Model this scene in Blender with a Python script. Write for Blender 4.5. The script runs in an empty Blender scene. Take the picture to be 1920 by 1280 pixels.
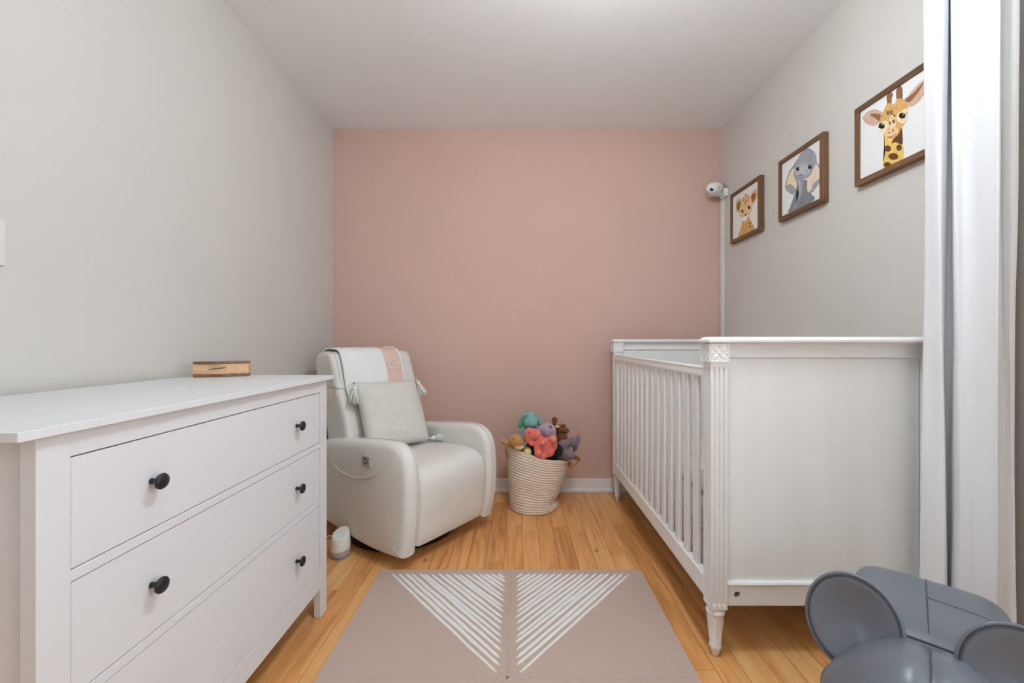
import bpy, bmesh, math, random
from mathutils import Vector, Matrix, Euler, noise

random.seed(7)
SC = bpy.context.scene
COL = SC.collection
PI = math.pi

# ---------------------------------------------------------------- room size (metres)
XL, XR = -1.347, 1.484          # side walls
YN, YB = -0.70, 2.98            # wall behind the camera, accent wall
ZC = 2.655                      # ceiling
CAMH = 1.10
FPX = 763.0                     # focal length in pixels of the 1920 wide frame

# ---------------------------------------------------------------- camera
cam_d = bpy.data.cameras.new('camera')
cam = bpy.data.objects.new('camera', cam_d)
COL.objects.link(cam)
cam.location = (0, 0, CAMH)
cam.rotation_euler = (PI / 2, 0, 0)
cam_d.sensor_width = 36.0
cam_d.lens = FPX / 1920 * 36.0
cam_d.shift_x = -10.0 / 1920
cam_d.clip_start = 0.02
SC.camera = cam

# ---------------------------------------------------------------- world, daylight, exposure
w = bpy.data.worlds.new('world'); SC.world = w
w.use_nodes = True
w.node_tree.nodes['Background'].inputs[0].default_value = (0.80, 0.88, 1.0, 1)
w.node_tree.nodes['Background'].inputs[1].default_value = 1.0

def area_light(name, loc, rot, sx, sy, watts, color):
    d = bpy.data.lights.new(name, 'AREA'); d.shape = 'RECTANGLE'; d.size = sx; d.size_y = sy
    d.energy = watts; d.color = color
    o = bpy.data.objects.new(name, d); COL.objects.link(o)
    o.location = loc; o.rotation_euler = rot
    return o
# daylight entering through the side window
WY0, WY1, WZ0, WZ1 = -0.64, 0.28, 0.70, 2.25
area_light('window_daylight', (XR + 0.16, (WY0 + WY1) / 2, (WZ0 + WZ1) / 2), (0, PI / 2, 0), WZ1 - WZ0, WY1 - WY0, 20, (0.83, 0.93, 1.0))
LAMP_E = 50.0
SC.view_settings.view_transform = 'Standard'
SC.view_settings.look = 'None'
SC.view_settings.gamma = 1.0
SC.view_settings.use_curve_mapping = False
SC.view_settings.exposure = 0.2

# ---------------------------------------------------------------- materials
def lin(c):
    c = c / 255.0
    return c / 12.92 if c <= 0.04045 else ((c + 0.055) / 1.055) ** 2.4
KEY = 0.68
def S(r, g, b, k=KEY):
    return tuple(min(0.93, lin(v) / k) for v in (r, g, b))

MATS = {}
def mat(name, rgb, rough=0.5, spec=0.5, var=0.0, var_scale=8.0, bump=0.0, bump_scale=200.0, metallic=0.0, stretch=(1, 1, 1), rgb2=None, coat=0.0, coords='Object', sheen=0.0, detail=3.0):
    if name in MATS: return MATS[name]
    m = bpy.data.materials.new(name); m.use_nodes = True
    nt = m.node_tree; N = nt.nodes; L = nt.links
    p = N['Principled BSDF']
    p.inputs['Base Color'].default_value = (*rgb, 1)
    p.inputs['Roughness'].default_value = rough
    p.inputs['Specular IOR Level'].default_value = spec
    p.inputs['Metallic'].default_value = metallic
    p.inputs['Coat Weight'].default_value = coat
    p.inputs['Sheen Weight'].default_value = sheen
    tc = N.new('ShaderNodeTexCoord'); mp = N.new('ShaderNodeMapping')
    mp.inputs['Scale'].default_value = stretch
    if coords == 'World':
        ge = N.new('ShaderNodeNewGeometry'); L.new(ge.outputs['Position'], mp.inputs['Vector'])
    else:
        L.new(tc.outputs[coords], mp.inputs['Vector'])
    if var > 0 or rgb2:
        n = N.new('ShaderNodeTexNoise'); n.inputs['Scale'].default_value = var_scale; n.inputs['Detail'].default_value = detail
        L.new(mp.outputs[0], n.inputs['Vector'])
        cr = N.new('ShaderNodeValToRGB')
        a = tuple(max(0, v * (1 - var)) for v in rgb); b = rgb2 or tuple(min(0.95, v * (1 + var)) for v in rgb)
        cr.color_ramp.elements[0].position = 0.35; cr.color_ramp.elements[1].position = 0.65
        cr.color_ramp.elements[0].color = (*a, 1); cr.color_ramp.elements[1].color = (*b, 1)
        L.new(n.outputs['Fac'], cr.inputs[0]); L.new(cr.outputs[0], p.inputs['Base Color'])
    if bump > 0:
        n2 = N.new('ShaderNodeTexNoise'); n2.inputs['Scale'].default_value = bump_scale; n2.inputs['Detail'].default_value = 2
        L.new(mp.outputs[0], n2.inputs['Vector'])
        bp = N.new('ShaderNodeBump'); bp.inputs['Strength'].default_value = bump; bp.inputs['Distance'].default_value = 0.002
        L.new(n2.outputs['Fac'], bp.inputs['Height']); L.new(bp.outputs[0], p.inputs['Normal'])
    MATS[name] = m
    return m

def wood_mat(name, c1, c2, c3, rough=0.3, grain=1.0, axis='Y', knots=True):
    """plank wood: fine grain stretched along one axis, per object tone from Object Info random"""
    m = bpy.data.materials.new(name); m.use_nodes = True
    nt = m.node_tree; N = nt.nodes; L = nt.links; p = N['Principled BSDF']
    ge = N.new('ShaderNodeNewGeometry'); oi = N.new('ShaderNodeObjectInfo')
    ad = N.new('ShaderNodeVectorMath'); ad.operation = 'MULTIPLY_ADD'
    cb = N.new('ShaderNodeCombineXYZ')
    for i in range(3): L.new(oi.outputs['Random'], cb.inputs[i])
    L.new(cb.outputs[0], ad.inputs[0]); ad.inputs[1].default_value = (37.0, 53.0, 19.0); L.new(ge.outputs['Position'], ad.inputs[2])
    mp = N.new('ShaderNodeMapping')
    st = {'X': (1.2, 14, 14), 'Y': (14, 1.2, 14), 'Z': (14, 14, 1.2)}[axis]
    mp.inputs['Scale'].default_value = tuple(v * grain for v in st)
    L.new(ad.outputs[0], mp.inputs['Vector'])
    n = N.new('ShaderNodeTexNoise'); n.inputs['Scale'].default_value = 1.6; n.inputs['Detail'].default_value = 6; n.inputs['Distortion'].default_value = 1.1
    L.new(mp.outputs[0], n.inputs['Vector'])
    fine = N.new('ShaderNodeTexNoise'); fine.inputs['Scale'].default_value = 9.0; fine.inputs['Detail'].default_value = 4
    L.new(mp.outputs[0], fine.inputs['Vector'])
    cr = N.new('ShaderNodeValToRGB')
    cr.color_ramp.elements[0].position = 0.20; cr.color_ramp.elements[0].color = (*c1, 1)
    cr.color_ramp.elements[1].position = 0.82; cr.color_ramp.elements[1].color = (*c3, 1)
    e = cr.color_ramp.elements.new(0.5); e.color = (*c2, 1)
    mx = N.new('ShaderNodeMath'); mx.operation = 'MULTIPLY_ADD'; mx.inputs[1].default_value = 0.22
    sb = N.new('ShaderNodeMath'); sb.operation = 'SUBTRACT'; sb.inputs[1].default_value = 0.5
    L.new(fine.outputs['Fac'], sb.inputs[0]); L.new(sb.outputs[0], mx.inputs[0]); L.new(n.outputs['Fac'], mx.inputs[2])
    m2 = N.new('ShaderNodeMath'); m2.operation = 'MULTIPLY_ADD'; m2.inputs[1].default_value = 0.30
    s2 = N.new('ShaderNodeMath'); s2.operation = 'SUBTRACT'; s2.inputs[1].default_value = 0.5
    L.new(oi.outputs['Random'], s2.inputs[0]); L.new(s2.outputs[0], m2.inputs[0]); L.new(mx.outputs[0], m2.inputs[2])
    L.new(m2.outputs[0], cr.inputs[0])
    last = cr.outputs[0]
    if knots:
        mk = N.new('ShaderNodeMapping'); mk.inputs['Scale'].default_value = (5.5, 2.6, 5.5)
        L.new(ad.outputs[0], mk.inputs['Vector'])
        v = N.new('ShaderNodeTexVoronoi'); v.inputs['Scale'].default_value = 1.0; L.new(mk.outputs[0], v.inputs['Vector'])
        kr = N.new('ShaderNodeValToRGB'); kr.color_ramp.elements[0].position = 0.02; kr.color_ramp.elements[1].position = 0.075
        kr.color_ramp.elements[0].color = (0.22, 0.15, 0.10, 1); kr.color_ramp.elements[1].color = (1, 1, 1, 1)
        L.new(v.outputs['Distance'], kr.inputs[0])
        mm = N.new('ShaderNodeMix'); mm.data_type = 'RGBA'; mm.blend_type = 'MULTIPLY'; mm.inputs[0].default_value = 0.8
        L.new(last, mm.inputs[6]); L.new(kr.outputs[0], mm.inputs[7]); last = mm.outputs[2]
    L.new(last, p.inputs['Base Color'])
    p.inputs['Roughness'].default_value = rough
    bp = N.new('ShaderNodeBump'); bp.inputs['Strength'].default_value = 0.08; bp.inputs['Distance'].default_value = 0.002
    L.new(fine.outputs['Fac'], bp.inputs['Height']); L.new(bp.outputs[0], p.inputs['Normal'])
    MATS[name] = m
    return m

M_WALL = mat('wall_paint_beige', S(182, 177, 171), 0.75, 0.3, 0.012, 2.0, 0.06, 420, coords='World')
M_PINK = mat('wall_paint_pink', S(186, 155, 143), 0.75, 0.3, 0.015, 2.0, 0.06, 420, coords='World')
M_CEIL = mat('ceiling_paint', S(212, 214, 217), 0.85, 0.2, 0.01, 2.0, 0.05, 300, coords='World')
M_TRIM = mat('trim_paint', S(220, 224, 230), 0.35, 0.5, 0.01, 3.0, 0.02, 100, coords='World')
M_FLOOR = wood_mat('maple_floor', S(162, 108, 58), S(199, 141, 86), S(220, 165, 108), 0.33)
M_GAP = mat('floor_gap', S(70, 42, 20), 0.8, 0.2)
M_DRESS = mat('dresser_white', S(194, 193, 194), 0.38, 0.45, 0.01, 6.0, 0.05, 60, stretch=(1, 0.06, 1), coords='World')
M_KNOB = mat('knob_black', (0.012, 0.014, 0.017), 0.42, 0.5, 0.2, 300, 0.15, 600)
M_CRIB = mat('crib_white', S(208, 206, 204), 0.42, 0.45, 0.035, 14.0, 0.12, 120, stretch=(1, 1, 0.08), coords='World')
M_CRIBH = mat('crib_white_rail', S(208, 206, 204), 0.42, 0.45, 0.035, 14.0, 0.12, 120, stretch=(0.12, 0.12, 1), coords='World')
M_CRIBP = mat('crib_panel_cream', S(213, 210, 206), 0.5, 0.4, 0.025, 9.0, 0.05, 90, stretch=(1, 1, 0.05), coords='World')
M_METAL = mat('bolt_metal', S(120, 118, 116), 0.35, 0.5, metallic=0.9)
M_LEATHER = mat('leather_greige', S(198, 194, 188), 0.42, 0.45, 0.015, 9, 0.10, 260)
M_STITCH = mat('stitch_pale', S(186, 181, 174), 0.6, 0.3)
M_LINEN = mat('linen', S(192, 189, 181), 0.9, 0.15, 0.03, 60, 0.35, 700, sheen=0.2)
M_YARN = mat('yarn_cream', S(216, 211, 202), 0.95, 0.1, 0.05, 120, 0.3, 500)
M_QUILT = mat('quilt_white', S(221, 222, 225), 0.9, 0.15, 0.01, 20, 0.12, 300)
M_BAND = mat('band_pink', S(201, 172, 160), 0.9, 0.15, 0.02, 40, 0.2, 600)
M_THREAD = mat('thread_white', S(226, 216, 208), 0.8, 0.2)
M_BLACK = mat('matte_black', (0.008, 0.008, 0.008), 0.5, 0.4)
M_GREYP = mat('plastic_grey', S(150, 148, 144), 0.45, 0.4)
M_GREYB = mat('button_grey', S(168, 166, 160), 0.4, 0.5)
M_ROPE = mat('cotton_rope', S(211, 192, 177), 0.95, 0.1, 0.05, 60, 0.4, 260)
M_TANL = mat('tan_leather', S(166, 112, 62), 0.55, 0.35, 0.08, 25, 0.1, 200)
M_MAT = mat('foam_mat_pink', S(168, 147, 136), 0.8, 0.25, 0.01, 5, 0.45, 330, coords='World')
M_STRIPE = mat('mat_stripe_white', S(202, 201, 198), 0.8, 0.25, 0.015, 20, 0.3, 330, coords='World')
M_VINYL = mat('vinyl_slate', S(92, 95, 102), 0.33, 0.5, 0.02, 10, 0.10, 90)
M_SEAM = mat('vinyl_seam', S(62, 64, 68), 0.5, 0.4)
M_CURT = mat('curtain_white', S(206, 206, 208), 0.9, 0.15, 0.006, 20, 0.12, 500, stretch=(1, 1, 0.25), sheen=0.15)
M_WHITEP = mat('plastic_white', S(220, 220, 219), 0.35, 0.5)
M_SPKG = mat('speaker_fabric_grey', S(150, 152, 155), 0.85, 0.2, 0.05, 300, 0.3, 900)
M_SPKW = mat('speaker_white', S(204, 203, 198), 0.4, 0.45)
M_LENS = mat('lens_black', (0.006, 0.006, 0.008), 0.12, 0.6)
M_FRAME = wood_mat('frame_walnut', S(70, 48, 31), S(94, 66, 44), S(114, 83, 57), 0.55, 2.5, 'Y', False)
M_FRAMEV = wood_mat('frame_walnut_upright', S(70, 48, 31), S(94, 66, 44), S(114, 83, 57), 0.55, 2.5, 'Z', False)
M_PAPER = mat('art_paper', S(203, 202, 200), 0.7, 0.3, 0.006, 30, 0.05, 500)
M_SWITCH = mat('switch_plastic', S(190, 187, 181), 0.4, 0.5)
M_SHEET = mat('sheet_white', S(206, 203, 198), 0.9, 0.15, 0.02, 30, 0.2, 200)
M_QBEI = mat('quilt_beige', S(190, 177, 164), 0.9, 0.15, 0.10, 22, 0.35, 60)
M_ROD = mat('rod_metal', S(160, 160, 160), 0.35, 0.5, metallic=0.8)

# ---------------------------------------------------------------- object helpers
def link(name, me, material=None, parent=None):
    o = bpy.data.objects.new(name, me); COL.objects.link(o)
    if material is not None and not me.materials: me.materials.append(material)
    if parent is not None: o.parent = parent
    return o
def chain(o):
    m = Matrix.Identity(4)
    while o is not None:
        m = o.matrix_basis @ m; o = o.parent
    return m
def mesh_of(name, bm, smooth=False, recalc=True):
    if recalc: bmesh.ops.recalc_face_normals(bm, faces=bm.faces[:])
    me = bpy.data.meshes.new(name); bm.to_mesh(me); bm.free()
    if smooth:
        for p in me.polygons: p.use_smooth = True
    return me
def obj(name, bm, material, parent=None, smooth=False, bevel=0.0, segs=2, subsurf=0, recalc=True, local=False):
    # shapes are given in room coordinates unless local is set
    if parent is not None and not local: bm.transform(chain(parent).inverted())
    o = link(name, mesh_of(name, bm, smooth or bevel > 0, recalc), material, parent)
    if bevel > 0:
        b = o.modifiers.new('bevel', 'BEVEL'); b.width = bevel; b.segments = segs; b.limit_method = 'ANGLE'; b.angle_limit = 0.6; b.harden_normals = True
    if subsurf:
        s = o.modifiers.new('subsurf', 'SUBSURF'); s.levels = subsurf; s.render_levels = subsurf
    return o
def tag(o, label, cat, group=None):
    o['label'] = label; o['category'] = cat
    if group: o['group'] = group
    return o
def thing(name, label, cat, loc=(0, 0, 0), rotz=0.0, group=None):
    o = bpy.data.objects.new(name, None); COL.objects.link(o)
    o.empty_display_size = 0.05
    o.location = loc; o.rotation_euler = (0, 0, rotz)
    return tag(o, label, cat, group)
def struct(o):
    o['kind'] = 'structure'; return o

def box(bm, x0, x1, y0, y1, z0, z1):
    v = [bm.verts.new(p) for p in ((x0, y0, z0), (x1, y0, z0), (x1, y1, z0), (x0, y1, z0), (x0, y0, z1), (x1, y0, z1), (x1, y1, z1), (x0, y1, z1))]
    for f in ((3, 2, 1, 0), (4, 5, 6, 7), (0, 1, 5, 4), (1, 2, 6, 5), (2, 3, 7, 6), (3, 0, 4, 7)):
        bm.faces.new([v[i] for i in f])
    return bm
def B(x0, x1, y0, y1, z0, z1):
    return box(bmesh.new(), x0, x1, y0, y1, z0, z1)
def loft(rings, closed=True, caps=True, bm=None):
    bm = bm or bmesh.new()
    R = [[bm.verts.new(p) for p in r] for r in rings]
    n = len(R[0])
    for a, b in zip(R, R[1:]):
        for i in range(n if closed else n - 1):
            j = (i + 1) % n
            bm.faces.new((a[i], a[j], b[j], b[i]))
    if caps and closed:
        bm.faces.new(R[0][::-1]); bm.faces.new(R[-1])
    return bm
def lathe(profile, n=24, center=(0, 0, 0), bm=None):
    """profile of (r, z) pairs turned about Z"""
    bm = bm or bmesh.new()
    rings = [[(center[0] + r * math.cos(2 * PI * i / n), center[1] + r * math.sin(2 * PI * i / n), center[2] + z) for i in range(n)] for r, z in profile]
    return loft(rings, True, True, bm)
def tube(pts, r, n=8, closed=False, bm=None):
    bm = bm or bmesh.new()
    P = [Vector(p) for p in pts]; m = len(P)
    rad = r if isinstance(r, (list, tuple)) else [r] * m
    rings = []; nrm = None
    for i in range(m):
        a = P[(i - 1) % m] if (closed or i > 0) else P[i]
        b = P[(i + 1) % m] if (closed or i < m - 1) else P[i]
        t = (b - a)
        t = t.normalized() if t.length > 1e-9 else Vector((0, 0, 1))
        if nrm is None:
            nrm = t.orthogonal().normalized()
        nrm = (nrm - t * nrm.dot(t))
        nrm = nrm.normalized() if nrm.length > 1e-6 else t.orthogonal().normalized()
        bi = t.cross(nrm)
        rings.append([P[i] + (nrm * math.cos(2 * PI * k / n) + bi * math.sin(2 * PI * k / n)) * rad[i] for k in range(n)])
    if closed: rings.append(rings[0])
    loft(rings, True, not closed, bm)
    if closed: bmesh.ops.remove_doubles(bm, verts=bm.verts[:], dist=1e-6)
    return bm
def ellipsoid(bm, c, r, rot=(0, 0, 0), u=20, v=14):
    mtx = Matrix.Translation(Vector(c)) @ Euler(rot).to_matrix().to_4x4() @ Matrix.Diagonal((*r, 1))
    bmesh.ops.create_uvsphere(bm, u_segments=u, v_segments=v, radius=1.0, matrix=mtx)
    return bm
def catmull(pts, n=8, closed=False):
    P = [Vector(p) for p in pts]; m = len(P); out = []
    rng = range(m) if closed else range(m - 1)
    for i in rng:
        if closed: p0, p1, p2, p3 = P[(i - 1) % m], P[i], P[(i + 1) % m], P[(i + 2) % m]
        else: p0, p1, p2, p3 = P[max(i - 1, 0)], P[i], P[i + 1], P[min(i + 2, m - 1)]
        for k in range(n):
            t = k / n
            out.append(0.5 * ((2 * p1) + (p2 - p0) * t + (2 * p0 - 5 * p1 + 4 * p2 - p3) * t * t + (3 * p1 - p0 - 3 * p2 + p3) * t ** 3))
    if not closed: out.append(P[-1])
    return out
def slab(outline, x0, x1, inset, layers=3):
    """pillowy slab: closed (y, z) outline swept over x with rounded edges"""
    P = [Vector((a, b, 0)) for a, b in outline]; m = len(P)
    area = sum(P[i].x * P[(i + 1) % m].y - P[(i + 1) % m].x * P[i].y for i in range(m))
    sg = 1 if area > 0 else -1
    nr = []
    for i in range(m):
        t = (P[(i + 1) % m] - P[(i - 1) % m]).normalized()
        nr.append(Vector((-t.y, t.x, 0)) * sg)          # inward
    rings = []
    cy_, cz_ = sum(p.x for p in P) / m, sum(p.y for p in P) / m
    def cap(x, f):
        rings.append([(x, cy_ + (p.x - cy_) * f, cz_ + (p.y - cz_) * f) for p in [P[i] + nr[i] * inset for i in range(m)]])
    def ring(x, k):
        rings.append([(x, (P[i] + nr[i] * k).x, (P[i] + nr[i] * k).y) for i in range(m)])
    for f in (0.06, 0.3, 0.55, 0.8): cap(x0, f)
    for q in range(layers + 1):
        a = q / layers * PI / 2
        ring(x0 + inset * (1 - math.cos(a)), inset * (1 - math.sin(a)))
    for q in range(layers, -1, -1):
        a = q / layers * PI / 2
        ring(x1 - inset * (1 - math.cos(a)), inset * (1 - math.sin(a)))
    for f in (0.8, 0.55, 0.3, 0.06): cap(x1, f)
    return loft(rings)
def baked(o):
    dg = bpy.context.evaluated_depsgraph_get()
    me = bpy.data.meshes.new_from_object(o.evaluated_get(dg))
    o.modifiers.clear(); o.data = me
    for p in me.polygons: p.use_smooth = True
    return o
def at(px, py, d):
    """point seen at pixel (px, py) of the photograph at depth d along the room"""
    return Vector(((px - 970) / FPX * d, d, CAMH - (py - 640) / FPX * d))
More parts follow.
